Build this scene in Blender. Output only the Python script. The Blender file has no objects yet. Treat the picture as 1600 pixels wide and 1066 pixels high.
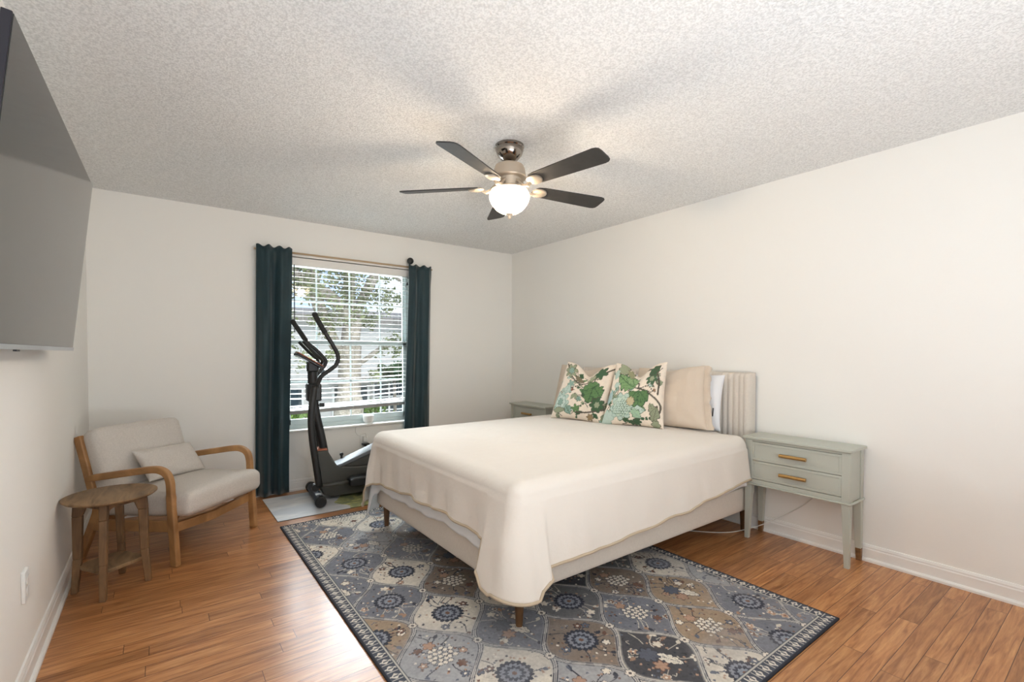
import bpy, bmesh, math, random
import numpy as np
from mathutils import Vector, Matrix, noise
random.seed(7); np.random.seed(7)
C = bpy.context.scene.collection
SC = bpy.context.scene
PI = math.pi
# ------------------------------------------------------------------ camera, world, lights, exposure
XL, XR, YB, YF, H = -0.4125, 3.4225, 4.5993, -1.0, 2.44
def make_camera():
    f, yaw, pitch, roll, cy, h = 740.9, 0.6405, -0.0213, 0.0023, 568.56, 1.2443
    F = Vector((math.sin(yaw)*math.cos(pitch), math.cos(yaw)*math.cos(pitch), math.sin(pitch)))
    R = Vector((math.cos(yaw), -math.sin(yaw), 0)); U = R.cross(F)
    R2 = R*math.cos(roll)+U*math.sin(roll); U2 = U*math.cos(roll)-R*math.sin(roll)
    cd = bpy.data.cameras.new('camera'); co = bpy.data.objects.new('camera', cd); C.objects.link(co)
    m = Matrix(((R2.x, U2.x, -F.x, 0), (R2.y, U2.y, -F.y, 0), (R2.z, U2.z, -F.z, h), (0, 0, 0, 1)))
    co.matrix_world = m
    cd.sensor_width = 36; cd.sensor_fit = 'HORIZONTAL'; cd.lens = f/1600*36
    cd.shift_y = (cy-533)/1600; cd.clip_start = .02; cd.clip_end = 200
    SC.camera = co
make_camera()
SC.view_settings.view_transform = 'Standard'; SC.view_settings.look = 'None'
SC.view_settings.exposure = 0.62; SC.view_settings.gamma = 1
w = bpy.data.worlds.new('sky'); SC.world = w; w.use_nodes = True
nt = w.node_tree; nt.nodes.clear()
wo = nt.nodes.new('ShaderNodeOutputWorld'); wb = nt.nodes.new('ShaderNodeBackground')
wt = nt.nodes.new('ShaderNodeTexCoord'); wn = nt.nodes.new('ShaderNodeTexNoise'); wr = nt.nodes.new('ShaderNodeValToRGB')
wn.inputs['Scale'].default_value = 3.0; wn.inputs['Detail'].default_value = 5
wr.color_ramp.elements[0].position = .42; wr.color_ramp.elements[0].color = (.52, .67, .95, 1)
wr.color_ramp.elements[1].position = .62; wr.color_ramp.elements[1].color = (.93, .95, 1.0, 1)
nt.links.new(wt.outputs['Generated'], wn.inputs['Vector']); nt.links.new(wn.outputs['Fac'], wr.inputs['Fac'])
nt.links.new(wr.outputs['Color'], wb.inputs['Color']); nt.links.new(wb.outputs['Background'], wo.inputs['Surface'])
wb.inputs['Strength'].default_value = 1.0
def area(name, loc, target, sx, sy, power, col):
    l = bpy.data.lights.new(name, 'AREA'); l.shape = 'RECTANGLE'; l.size = sx; l.size_y = sy; l.energy = power; l.color = col
    o = bpy.data.objects.new(name, l); C.objects.link(o); o.location = loc
    o.rotation_euler = (Vector(target)-Vector(loc)).to_track_quat('-Z', 'Y').to_euler()
    return o
area('window_sky_boost', (1.9, 8.2, 3.85), (1.6, 3.2, .8), 5.0, 1.9, 1900, (.90, .955, 1.0))  # added lamp out of view, boosts the sky light through the window
area('ground_bounce_fill', (1.6, 6.8, -.7), (1.4, 3.2, 2.44), 3.4, 1.6, 620, (.91, .96, 1.0))  # added lamp below the sill, stands in for light bounced off the ground
area('rear_fill', (.7, -.93, 1.6), (.9, 3.0, 1.9), 1.8, 1.4, 8, (.87, .935, 1.0))  # added fill lamp behind the camera, stands for no known window
area('ceiling_fill', (.9, -.35, .6), (.9, .15, 2.44), 2.2, 1.1, 32, (.87, .935, 1.0))  # added fill lamp behind the camera, aimed up to brighten the ceiling
sun = bpy.data.lights.new('sun', 'SUN'); sun.energy = 1.0; sun.angle = .02; sun.color = (1, .96, .9)
so = bpy.data.objects.new('sun', sun); C.objects.link(so); so.rotation_euler = Vector((-.35, .75, -.62)).to_track_quat('-Z', 'Y').to_euler()
# ------------------------------------------------------------------ materials
def srgb(r, g, b):
    f = lambda c: (c/255/12.92) if c/255 <= .04045 else ((c/255+.055)/1.055)**2.4
    return (f(r), f(g), f(b))
def mat(name, col, rough=.6, metal=0, spec=.5, bump=None, var=None, sheen=0, emit=None, coat=0, aniso=None, coord='Object'):
    """bump=(scale, strength, distance); var=(scale, amount) albedo variation of the material itself"""
    m = bpy.data.materials.new(name); m.use_nodes = True; n = m.node_tree.nodes; L = m.node_tree.links
    b = n['Principled BSDF']
    b.inputs['Base Color'].default_value = (*col, 1); b.inputs['Roughness'].default_value = rough
    b.inputs['Metallic'].default_value = metal; b.inputs['Specular IOR Level'].default_value = spec
    if sheen: b.inputs['Sheen Weight'].default_value = sheen; b.inputs['Sheen Roughness'].default_value = .4
    if coat: b.inputs['Coat Weight'].default_value = coat; b.inputs['Coat Roughness'].default_value = .1
    if emit: b.inputs['Emission Color'].default_value = (*emit[0], 1); b.inputs['Emission Strength'].default_value = emit[1]
    tc = n.new('ShaderNodeTexCoord'); src = tc.outputs[coord]
    if aniso:
        mp = n.new('ShaderNodeMapping'); mp.inputs['Scale'].default_value = aniso; L.new(src, mp.inputs['Vector']); src = mp.outputs['Vector']
    if var:
        t = n.new('ShaderNodeTexNoise'); t.inputs['Scale'].default_value = var[0]; t.inputs['Detail'].default_value = 6
        r = n.new('ShaderNodeValToRGB'); a = var[1]
        r.color_ramp.elements[0].position = .3; r.color_ramp.elements[1].position = .7
        r.color_ramp.elements[0].color = (*[c*(1-a) for c in col], 1); r.color_ramp.elements[1].color = (*[min(1, c*(1+a)) for c in col], 1)
        L.new(src, t.inputs['Vector']); L.new(t.outputs['Fac'], r.inputs['Fac']); L.new(r.outputs['Color'], b.inputs['Base Color'])
    if bump:
        t = n.new('ShaderNodeTexNoise'); t.inputs['Scale'].default_value = bump[0]; t.inputs['Detail'].default_value = 4
        bp = n.new('ShaderNodeBump'); bp.inputs['Strength'].default_value = bump[1]; bp.inputs['Distance'].default_value = bump[2]
        L.new(src, t.inputs['Vector']); L.new(t.outputs['Fac'], bp.inputs['Height']); L.new(bp.outputs['Normal'], b.inputs['Normal'])
    return m
def vcol_mat(name, rough=.9, sheen=0, bump=None, spec=.2):
    m = bpy.data.materials.new(name); m.use_nodes = True; n = m.node_tree.nodes; L = m.node_tree.links; b = n['Principled BSDF']
    a = n.new('ShaderNodeAttribute'); a.attribute_name = 'pattern'; L.new(a.outputs['Color'], b.inputs['Base Color'])
    b.inputs['Roughness'].default_value = rough; b.inputs['Specular IOR Level'].default_value = spec
    if sheen: b.inputs['Sheen Weight'].default_value = sheen
    if bump:
        tc = n.new('ShaderNodeTexCoord'); t = n.new('ShaderNodeTexNoise'); t.inputs['Scale'].default_value = bump[0]
        bp = n.new('ShaderNodeBump'); bp.inputs['Strength'].default_value = bump[1]; bp.inputs['Distance'].default_value = bump[2]
        L.new(tc.outputs['Object'], t.inputs['Vector']); L.new(t.outputs['Fac'], bp.inputs['Height']); L.new(bp.outputs['Normal'], b.inputs['Normal'])
    return m
def floor_material():
    m = bpy.data.materials.new('oak_planks'); m.use_nodes = True; n = m.node_tree.nodes; L = m.node_tree.links; b = n['Principled BSDF']
    tc = n.new('ShaderNodeTexCoord')
    br = n.new('ShaderNodeTexBrick'); br.offset = .37; br.offset_frequency = 2; br.squash = 1
    br.inputs['Scale'].default_value = 1; br.inputs['Brick Width'].default_value = .95; br.inputs['Row Height'].default_value = .076
    br.inputs['Mortar Size'].default_value = .0014; br.inputs['Mortar Smooth'].default_value = .3; br.inputs['Bias'].default_value = 0
    br.inputs['Color1'].default_value = (0, 0, 0, 1); br.inputs['Color2'].default_value = (1, 1, 1, 1); br.inputs['Mortar'].default_value = (.5, .5, .5, 1)
    # shift rows so that joints are irregular
    sx = n.new('ShaderNodeSeparateXYZ'); L.new(tc.outputs['Object'], sx.inputs[0])
    rw = n.new('ShaderNodeMath'); rw.operation = 'DIVIDE'; rw.inputs[1].default_value = .076; L.new(sx.outputs['Y'], rw.inputs[0])
    fl = n.new('ShaderNodeMath'); fl.operation = 'FLOOR'; L.new(rw.outputs[0], fl.inputs[0])
    wn = n.new('ShaderNodeTexWhiteNoise'); wn.noise_dimensions = '1D'; L.new(fl.outputs[0], wn.inputs['W'])
    ad = n.new('ShaderNodeMath'); ad.operation = 'ADD'; L.new(sx.outputs['X'], ad.inputs[0]); L.new(wn.outputs['Value'], ad.inputs[1])
    cb = n.new('ShaderNodeCombineXYZ'); L.new(ad.outputs[0], cb.inputs['X']); L.new(sx.outputs['Y'], cb.inputs['Y'])
    L.new(cb.outputs[0], br.inputs['Vector'])
    # grain stretched along the plank, offset per plank
    mp = n.new('ShaderNodeMapping'); mp.inputs['Scale'].default_value = (2.2, 26, 1); L.new(cb.outputs[0], mp.inputs['Vector'])
    wz = n.new('ShaderNodeCombineXYZ'); mu = n.new('ShaderNodeMath'); mu.operation = 'MULTIPLY'; mu.inputs[1].default_value = 7.3
    sp = n.new('ShaderNodeSeparateColor'); L.new(br.outputs['Color'], sp.inputs[0]); L.new(sp.outputs[0], mu.inputs[0]); L.new(mu.outputs[0], wz.inputs['Z'])
    va = n.new('ShaderNodeVectorMath'); va.operation = 'ADD'; L.new(mp.outputs[0], va.inputs[0]); L.new(wz.outputs[0], va.inputs[1])
    g1 = n.new('ShaderNodeTexNoise'); g1.inputs['Scale'].default_value = 1.6; g1.inputs['Detail'].default_value = 8; g1.inputs['Distortion'].default_value = 1.2
    L.new(va.outputs[0], g1.inputs['Vector'])
    g2 = n.new('ShaderNodeTexNoise'); g2.inputs['Scale'].default_value = 9; g2.inputs['Detail'].default_value = 3; L.new(va.outputs[0], g2.inputs['Vector'])
    r1 = n.new('ShaderNodeValToRGB'); e = r1.color_ramp.elements
    e[0].position = .30; e[0].color = (*srgb(150, 97, 58), 1); e[1].position = .72; e[1].color = (*srgb(210, 157, 106), 1)
    x = e.new(.5); x.color = (*srgb(186, 130, 83), 1)
    L.new(g1.outputs['Fac'], r1.inputs['Fac'])
    mx = n.new('ShaderNodeMix'); mx.data_type = 'RGBA'; mx.blend_type = 'MULTIPLY'; mx.inputs['Factor'].default_value = .3
    r2 = n.new('ShaderNodeValToRGB'); r2.color_ramp.elements[0].position = .35; r2.color_ramp.elements[0].color = (.62, .55, .5, 1); r2.color_ramp.elements[1].position = .55
    L.new(g2.outputs['Fac'], r2.inputs['Fac']); L.new(r1.outputs['Color'], mx.inputs['A']); L.new(r2.outputs['Color'], mx.inputs['B'])
    m2 = n.new('ShaderNodeMix'); m2.data_type = 'RGBA'; m2.blend_type = 'MULTIPLY'; m2.inputs['Factor'].default_value = 1
    r3 = n.new('ShaderNodeValToRGB'); r3.color_ramp.elements[0].color = (.74, .70, .66, 1); r3.color_ramp.elements[1].color = (1.1, 1.08, 1.05, 1)
    L.new(sp.outputs[0], r3.inputs['Fac']); L.new(mx.outputs['Result'], m2.inputs['A']); L.new(r3.outputs['Color'], m2.inputs['B'])
    m3 = n.new('ShaderNodeMix'); m3.data_type = 'RGBA'; m3.inputs['B'].default_value = (*srgb(88, 50, 26), 1)
    L.new(br.outputs['Fac'], m3.inputs['Factor']); L.new(m2.outputs['Result'], m3.inputs['A']); L.new(m3.outputs['Result'], b.inputs['Base Color'])
    b.inputs['Roughness'].default_value = .30; b.inputs['Specular IOR Level'].default_value = .45
    b.inputs['Coat Weight'].default_value = .12; b.inputs['Coat Roughness'].default_value = .2
    bp = n.new('ShaderNodeBump'); bp.invert = True; bp.inputs['Strength'].default_value = .35; bp.inputs['Distance'].default_value = .002
    L.new(br.outputs['Fac'], bp.inputs['Height']); 
    b2 = n.new('ShaderNodeBump'); b2.inputs['Strength'].default_value = .12; b2.inputs['Distance'].default_value = .002
    L.new(g1.outputs['Fac'], b2.inputs['Height']); L.new(bp.outputs['Normal'], b2.inputs['Normal']); L.new(b2.outputs['Normal'], b.inputs['Normal'])
    return m
def popcorn():
    m = bpy.data.materials.new('popcorn_ceiling'); m.use_nodes = True; n = m.node_tree.nodes; L = m.node_tree.links; b = n['Principled BSDF']
    tc = n.new('ShaderNodeTexCoord')
    t = n.new('ShaderNodeTexNoise'); t.inputs['Scale'].default_value = 85; t.inputs['Detail'].default_value = 5; t.inputs['Roughness'].default_value = .72
    v = n.new('ShaderNodeTexVoronoi'); v.inputs['Scale'].default_value = 120
    L.new(tc.outputs['Object'], t.inputs['Vector']); L.new(tc.outputs['Object'], v.inputs['Vector'])
    s = n.new('ShaderNodeMath'); s.operation = 'SUBTRACT'; L.new(t.outputs['Fac'], s.inputs[0])
    k = n.new('ShaderNodeMath'); k.operation = 'MULTIPLY'; k.inputs[1].default_value = .35; L.new(v.outputs['Distance'], k.inputs[0]); L.new(k.outputs[0], s.inputs[1])
    r = n.new('ShaderNodeValToRGB'); r.color_ramp.elements[0].position = .20; r.color_ramp.elements[1].position = .42
    r.color_ramp.elements[0].color = (.74, .745, .74, 1); r.color_ramp.elements[1].color = (.92, .925, .92, 1)
    L.new(s.outputs[0], r.inputs['Fac']); L.new(r.outputs['Color'], b.inputs['Base Color'])
    bp = n.new('ShaderNodeBump'); bp.inputs['Strength'].default_value = .8; bp.inputs['Distance'].default_value = .007
    L.new(s.outputs[0], bp.inputs['Height']); L.new(bp.outputs['Normal'], b.inputs['Normal']); b.inputs['Roughness'].default_value = .95
    b.inputs['Specular IOR Level'].default_value = .1
    return m
def wood(name, c1, c2, axis=(3, 30, 30), rough=.5):
    m = bpy.data.materials.new(name); m.use_nodes = True; n = m.node_tree.nodes; L = m.node_tree.links; b = n['Principled BSDF']
    tc = n.new('ShaderNodeTexCoord'); mp = n.new('ShaderNodeMapping'); mp.inputs['Scale'].default_value = axis
    t = n.new('ShaderNodeTexNoise'); t.inputs['Scale'].default_value = 1.5; t.inputs['Detail'].default_value = 7; t.inputs['Distortion'].default_value = .8
    r = n.new('ShaderNodeValToRGB'); r.color_ramp.elements[0].position = .32; r.color_ramp.elements[1].position = .68
    r.color_ramp.elements[0].color = (*c1, 1); r.color_ramp.elements[1].color = (*c2, 1)
    L.new(tc.outputs['Object'], mp.inputs['Vector']); L.new(mp.outputs['Vector'], t.inputs['Vector']); L.new(t.outputs['Fac'], r.inputs['Fac']); L.new(r.outputs['Color'], b.inputs['Base Color'])
    bp = n.new('ShaderNodeBump'); bp.inputs['Strength'].default_value = .15; bp.inputs['Distance'].default_value = .002
    L.new(t.outputs['Fac'], bp.inputs['Height']); L.new(bp.outputs['Normal'], b.inputs['Normal']); b.inputs['Roughness'].default_value = rough
    return m
M = dict(
    wall=mat('wall_paint', srgb(241, 240, 236), .85, spec=.25, bump=(140, .12, .002)),
    ceil=popcorn(), floor=floor_material(),
    trim=mat('white_trim', srgb(238, 237, 234), .35),
    frame=mat('vinyl_frame', srgb(188, 200, 200), .4),
    slat=mat('blind_white', srgb(148, 148, 145), .45),
    tvscreen=mat('tv_glass', srgb(26, 27, 27), .09, spec=.75), tvframe=mat('tv_plastic', srgb(28, 27, 38), .35),
    tvmetal=mat('brushed_aluminium', (.55, .57, .6), .3, metal=.9),
    velvet=mat('teal_velvet', srgb(12, 46, 54), .6, sheen=.6, bump=(300, .1, .001), var=(6, .15)),
    cream=mat('cream_linen_upholstery', srgb(216, 208, 198), .95, spec=.15, bump=(500, .3, .001), var=(90, .03)),
    blanket=mat('cream_blanket', srgb(226, 219, 210), .95, spec=.12, sheen=.25, bump=(38, .35, .004)),
    blankettrim=mat('tan_binding', srgb(192, 174, 150), .8),
    sheet=mat('white_sheet', srgb(226, 228, 230), .9, spec=.15, bump=(25, .4, .006)),
    sham=mat('beige_sham', srgb(212, 198, 182), .9, spec=.15, bump=(45, .35, .004)),
    whitep=mat('white_pillowcase', srgb(234, 236, 240), .9, spec=.15, bump=(30, .4, .005)),
    legwood=mat('dark_leg_wood', srgb(94, 66, 40), .5, var=(20, .2)),
    sage=mat('sage_paint', srgb(184, 187, 177), .42, bump=(60, .03, .001)),
    gap=mat('shadow_gap', srgb(52, 54, 50), .8),
    brass=mat('brushed_brass', srgb(176, 140, 86), .35, metal=.55),
    sock=wood('leg_tip_wood', srgb(100, 72, 45), srgb(140, 102, 66)),
    oak=wood('chair_oak', srgb(142, 102, 62), srgb(186, 141, 92), (4, 4, 4)),
    rustic=wood('table_wood', srgb(98, 75, 50), srgb(152, 122, 88), (14, 3, 3), .6),
    rustic2=wood('table_leg_wood', srgb(90, 66, 43), srgb(134, 102, 69), (12, 12, 3), .6),
    boucle=mat('oat_fabric', srgb(206, 200, 193), .95, spec=.1, bump=(260, .5, .003), var=(120, .06)),
    black=mat('black_plastic', srgb(26, 27, 28), .4), grip=mat('foam_grip', srgb(38, 40, 38), .85, bump=(200, .2, .001)),
    grey=mat('graphite_plastic', srgb(66, 66, 62), .45), silver=mat('silver_shroud', srgb(100, 104, 109), .35, metal=.3),
    copper=mat('copper_edge', srgb(160, 96, 70), .4, metal=.4), darkfoot=mat('foot_tube', srgb(36, 46, 60), .45),
    decal=mat('decal_white', srgb(205, 210, 215), .5), whitepl=mat('white_plastic', srgb(234, 234, 231), .35),
    nickel=mat('brushed_nickel', srgb(204, 190, 172), .36, metal=.6), chrome=mat('polished_nickel', srgb(150, 142, 134), .14, metal=1),
    blade=wood('fan_blade', srgb(36, 36, 37), srgb(50, 49, 49), (10, 10, 3), .5),
    bowl=mat('opal_glass', srgb(250, 244, 232), .3, emit=((1, .86, .68), 5.5)),
    bark=mat('bark', srgb(146, 136, 124), .9, bump=(14, 1, .05), var=(8, .3)),
    leaf=mat('oak_leaf', srgb(106, 112, 74), .6, var=(2.2, .45)), leaf2=mat('bush_leaf', srgb(112, 140, 58), .6, var=(3, .4)),
    leaf3=mat('dark_leaf', srgb(78, 98, 64), .6, var=(3, .45)),
    stucco=mat('white_stucco', srgb(206, 204, 200), .9, bump=(30, .2, .01)), roof=mat('grey_roof', srgb(140, 134, 128), .9, var=(12, .15)),
    darkglass=mat('dark_glass', srgb(48, 62, 66), .15), grass=mat('lawn', srgb(112, 130, 78), .95, var=(4, .3)), brick=mat('brick_red', srgb(150, 92, 70), .9, var=(20, .2)),
    pavement=mat('pale_pavement', srgb(190, 184, 176), .9), tan=mat('tan_rod', srgb(186, 160, 128), .5), cable=mat('white_cable', srgb(222, 220, 215), .5),
)
def glass_mat():
    m = bpy.data.materials.new('clear_glass'); m.use_nodes = True; n = m.node_tree.nodes; L = m.node_tree.links
    n.clear(); o = n.new('ShaderNodeOutputMaterial'); t = n.new('ShaderNodeBsdfTransparent'); g = n.new('ShaderNodeBsdfGlossy'); x = n.new('ShaderNodeMixShader')
    t.inputs['Color'].default_value = (.96, .98, .98, 1); g.inputs['Roughness'].default_value = .02; x.inputs[0].default_value = .05
    L.new(t.outputs[0], x.inputs[1]); L.new(g.outputs[0], x.inputs[2]); L.new(x.outputs[0], o.inputs[0]); return m
M['glass'] = glass_mat()
# ------------------------------------------------------------------ mesh helpers
class MB:
    def __init__(s): s.v = []; s.f = []
    def add(s, vs, fs):
        o = len(s.v); s.v += [tuple(v) for v in vs]; s.f += [tuple(i+o for i in f) for f in fs]; return s
    def box(s, x0, x1, y0, y1, z0, z1, T=None):
        vs = [Vector((x, y, z)) for x in (x0, x1) for y in (y0, y1) for z in (z0, z1)]
        if T: vs = [T @ v for v in vs]
        return s.add(vs, [(0, 1, 3, 2), (4, 6, 7, 5), (0, 4, 5, 1), (2, 3, 7, 6), (0, 2, 6, 4), (1, 5, 7, 3)])
    def hexa(s, a, b):   # a, b: 4 points each (bottom ring, top ring)
        return s.add(list(a)+list(b), [(3, 2, 1, 0), (4, 5, 6, 7), (0, 1, 5, 4), (1, 2, 6, 5), (2, 3, 7, 6), (3, 0, 4, 7)])
    def prism(s, poly, d0, d1, axis='y'):
        n = len(poly)
        def P(p, d): return {'y': (p[0], d, p[1]), 'z': (p[0], p[1], d), 'x': (d, p[0], p[1])}[axis]
        vs = [P(p, d0) for p in poly]+[P(p, d1) for p in poly]
        return s.add(vs, [tuple(range(n))[::-1], tuple(range(n, 2*n))]+[(i, (i+1) % n, n+(i+1) % n, n+i) for i in range(n)])
    def lathe(s, prof, c=(0, 0, 0), n=40, T=None):
        o = []; k = len(prof)
        for i in range(n):
            a = 2*PI*i/n
            for r, z in prof:
                p = Vector((r*math.cos(a), r*math.sin(a), z))
                o.append((T @ p if T else p)+Vector(c))
        fs = [(i*k+j, ((i+1) % n)*k+j, ((i+1) % n)*k+j+1, i*k+j+1) for i in range(n) for j in range(k-1)]
        return s.add(o, fs)
    def tube(s, pts, rad, n=12, cap=True, flat=(1, 1), up=None):
        pts = [Vector(p) for p in pts]; rads = rad if isinstance(rad, (list, tuple)) else [rad]*len(pts)
        o = []; ref = Vector(up) if up else None; prevN = None
        for i, p in enumerate(pts):
            t = (pts[min(i+1, len(pts)-1)]-pts[max(i-1, 0)]).normalized()
            if ref is not None: a = (ref-t*ref.dot(t)).normalized()
            elif prevN is None:
                a = t.orthogonal().normalized()
            else: a = (prevN-t*prevN.dot(t)).normalized()
            prevN = a; b = t.cross(a)
            for j in range(n):
                q = 2*PI*j/n; o.append(p+(a*math.cos(q)*flat[0]+b*math.sin(q)*flat[1])*rads[i])
        m = len(pts)
        fs = [(i*n+j, i*n+(j+1) % n, (i+1)*n+(j+1) % n, (i+1)*n+j) for i in range(m-1) for j in range(n)]
        if cap: fs += [tuple(range(n))[::-1], tuple(range((m-1)*n, m*n))]
        return s.add(o, fs)
    def sqtube(s, pts, w, h, up):      # rectangular section swept along pts: w along side, h along 'up'-ish
        pts = [Vector(p) for p in pts]; side = Vector(up).normalized(); o = []
        for i, p in enumerate(pts):
            t = (pts[min(i+1, len(pts)-1)]-pts[max(i-1, 0)]).normalized(); b = t.cross(side).normalized()
            hh = h[i] if isinstance(h, (list, tuple)) else h
            for a, c in ((-1, -1), (1, -1), (1, 1), (-1, 1)): o.append(p+side*a*w/2+b*c*hh/2)
        m = len(pts); fs = [(i*4+j, i*4+(j+1) % 4, (i+1)*4+(j+1) % 4, (i+1)*4+j) for i in range(m-1) for j in range(4)]
        return s.add(o, fs+[(3, 2, 1, 0), tuple(range((m-1)*4, m*4))])
    def sphere(s, c, r, n=16, sc=(1, 1, 1)):
        prof = [(max(1e-4, r*math.sin(PI*i/(n//2))), -r*math.cos(PI*i/(n//2))) for i in range(n//2+1)]
        return s.lathe(prof, c, n, Matrix.Diagonal((*sc, 1)).to_3x3())
    def build(s, name, material, parent=None, smooth=False, bevel=0, seg=2, auto=False, sub=0, solid=0):
        me = bpy.data.meshes.new(name); me.from_pydata(s.v, [], s.f); me.update()
        bm = bmesh.new(); bm.from_mesh(me); bmesh.ops.recalc_face_normals(bm, faces=bm.faces); bm.to_mesh(me); bm.free()
        o = bpy.data.objects.new(name, me); C.objects.link(o)
        if material: me.materials.append(M[material] if isinstance(material, str) else material)
        if solid:
            md = o.modifiers.new('solid', 'SOLIDIFY'); md.thickness = solid; md.offset = -1
        if bevel:
            md = o.modifiers.new('bevel', 'BEVEL'); md.width = bevel; md.segments = seg; md.limit_method = 'ANGLE'; md.angle_limit = math.radians(35)
        if sub:
            md = o.modifiers.new('sub', 'SUBSURF'); md.levels = sub; md.render_levels = sub
        if smooth or bevel or sub:
            me.polygons.foreach_set('use_smooth', [True]*len(me.polygons))
            if not sub and (auto or bevel):
                bpy_smooth_angle(o)
        if parent: o.parent = parent
        return o
def bpy_smooth_angle(o, ang=40):
    me = o.data; bm = bmesh.new(); bm.from_mesh(me)
    for e in bm.edges:
        if len(e.link_faces) == 2 and e.calc_face_angle(0) > math.radians(ang): e.smooth = False
    bm.to_mesh(me); bm.free()
def thing(name, label, cat, loc=(0, 0, 0), rotz=0, group=None):
    o = bpy.data.objects.new(name, None); C.objects.link(o); o.empty_display_size = .1
    o.location = loc; o.rotation_euler = (0, 0, rotz); o['label'] = label; o['category'] = cat
    if group: o['group'] = group
    return o
def tag(o, label, cat, group=None, kind=None):
    o['label'] = label; o['category'] = cat
    if group: o['group'] = group
    if kind: o['kind'] = kind
    return o
def struct(o): o['kind'] = 'structure'; return o
def copy_thing(o, parent=None):
    c = o.copy(); C.objects.link(c); c.parent = parent
    for ch in list(o.children): copy_thing(ch, c)
    return c
def sm(a, b, x):
    t = max(0., min(1., (x-a)/(b-a))); return t*t*(3-2*t)
def bez(pts, n=10):          # Catmull-Rom through points
    P = [Vector(p) for p in pts]; P = [2*P[0]-P[1]]+P+[2*P[-1]-P[-2]]; out = []
    for i in range(1, len(P)-2):
        for k in range(n):
            t = k/n; a, b, c, d = P[i-1:i+3]
            out.append(.5*((2*b)+(c-a)*t+(2*a-5*b+4*c-d)*t*t+(-a+3*b-3*c+d)*t**3))
    return out+[P[-2]]
def soft_box(sx, sy, sz, r, n=14, bulge=(0, 0, 0), fn=None):
    """rounded cushion block centred at the origin"""
    mb = MB(); idx = {}; hs = (sx/2, sy/2, sz/2)
    def vert(p):
        k = tuple(round(q, 5) for q in p)
        if k not in idx:
            q = [p[i]*hs[i] for i in range(3)]; inn = [max(-hs[i]+r, min(hs[i]-r, q[i])) for i in range(3)]
            d = Vector([q[i]-inn[i] for i in range(3)])
            if d.length > 1e-9: q = [inn[i]+d.normalized()[i]*r for i in range(3)]
            bl = [bulge[0]*(1-p[1]**2)*(1-p[2]**2)*p[0], bulge[1]*(1-p[0]**2)*(1-p[2]**2)*p[1], bulge[2]*(1-p[0]**2)*(1-p[1]**2)*p[2]]
            q = Vector([q[i]+bl[i] for i in range(3)])
            if fn: q = fn(q, p)
            idx[k] = len(mb.v); mb.v.append(tuple(q))
        return idx[k]
    for ax in range(3):
        for sg in (-1, 1):
            for i in range(n):
                for j in range(n):
                    c = []
                    for a, b in ((i, j), (i+1, j), (i+1, j+1), (i, j+1)):
                        # denser near the edges
                        u = math.sin((a/n-.5)*PI)*1.0; v = math.sin((b/n-.5)*PI)
                        p = [0, 0, 0]; p[ax] = sg; p[(ax+1) % 3] = u; p[(ax+2) % 3] = v; c.append(vert(p))
                    mb.f.append(tuple(c) if sg > 0 else tuple(c[::-1]))
    return mb
# ------------------------------------------------------------------ room shell
def slab(name, x0, x1, y0, y1, z0, z1, m, bevel=0): return struct(MB().box(x0, x1, y0, y1, z0, z1).build(name, m, bevel=bevel))
slab('floor', XL-.1, XR+.1, YF-.1, YB+.14, -.06, 0, 'floor')
slab('ceiling', XL-.1, XR+.1, YF-.1, YB+.14, H, H+.08, 'ceil')
slab('wall_left', XL-.1, XL, YF-.1, YB+.14, 0, H, 'wall')
slab('wall_right', XR, XR+.1, YF-.1, YB+.14, 0, H, 'wall')
slab('wall_front', XL, XR, YF-.1, YF, 0, H, 'wall')
WX0, WX1, WZ0, WZ1 = .90, 2.125, .55, 2.115
b = MB(); T = .14
b.box(XL, WX0, YB, YB+T, 0, H).box(WX1, XR, YB, YB+T, 0, H).box(WX0, WX1, YB, YB+T, 0, WZ0-.02).box(WX0, WX1, YB, YB+T, WZ1, H)
struct(b.build('wall_back', 'wall'))
def baseboard(name, p0, p1, nrm):
    p0 = Vector(p0); p1 = Vector(p1); n = Vector(nrm); prof = [(0, 0), (.026, 0), (.026, .012), (.021, .019), (.014, .022), (.014, .072), (.011, .078), (.011, .086), (.006, .098), (0, .100)]
    k = len(prof); vs = [p0+n*a+Vector((0, 0, z)) for a, z in prof]+[p1+n*a+Vector((0, 0, z)) for a, z in prof]
    struct(MB().add(vs, [(i, i+1, k+i+1, k+i) for i in range(k-1)]+[tuple(range(k)), tuple(range(k, 2*k))[::-1]]).build(name, 'trim'))
baseboard('baseboard_left', (XL, YF, 0), (XL, YB, 0), (1, 0, 0))
baseboard('baseboard_right', (XR, YF, 0), (XR, YB, 0), (-1, 0, 0))
baseboard('baseboard_back', (XL, YB, 0), (XR, YB, 0), (0, -1, 0))
# window ----------------------------------------------------------
FY = YB+.085
wf = MB(); fw = .035
wf.box(WX0, WX0+fw, FY, FY+.05, WZ0, WZ1).box(WX1-fw, WX1, FY, FY+.05, WZ0, WZ1).box(WX0+fw, WX1-fw, FY, FY+.05, WZ1-fw, WZ1).box(WX0+fw, WX1-fw, FY, FY+.05, WZ0, WZ0+fw)
win = struct(wf.build('window_1', 'frame', bevel=.003))
sa = MB(); ux0, ux1 = WX0+fw, WX1-fw; mz = 1.352
sa.box(ux0, ux1, FY+.022, FY+.045, mz-.022, mz+.022).box(ux0, ux1, FY+.022, FY+.045, WZ1-fw-.03, WZ1-fw).box(ux0, ux0+.025, FY+.022, FY+.045, mz, WZ1-fw).box(ux1-.025, ux1, FY+.022, FY+.045, mz, WZ1-fw)
for x in (1.205, 1.516, 1.822): sa.box(x-.0065, x+.0065, FY+.028, FY+.04, mz, WZ1-fw)
sa.box(ux0, ux1, FY+.028, FY+.04, 1.718, 1.738)
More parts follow.
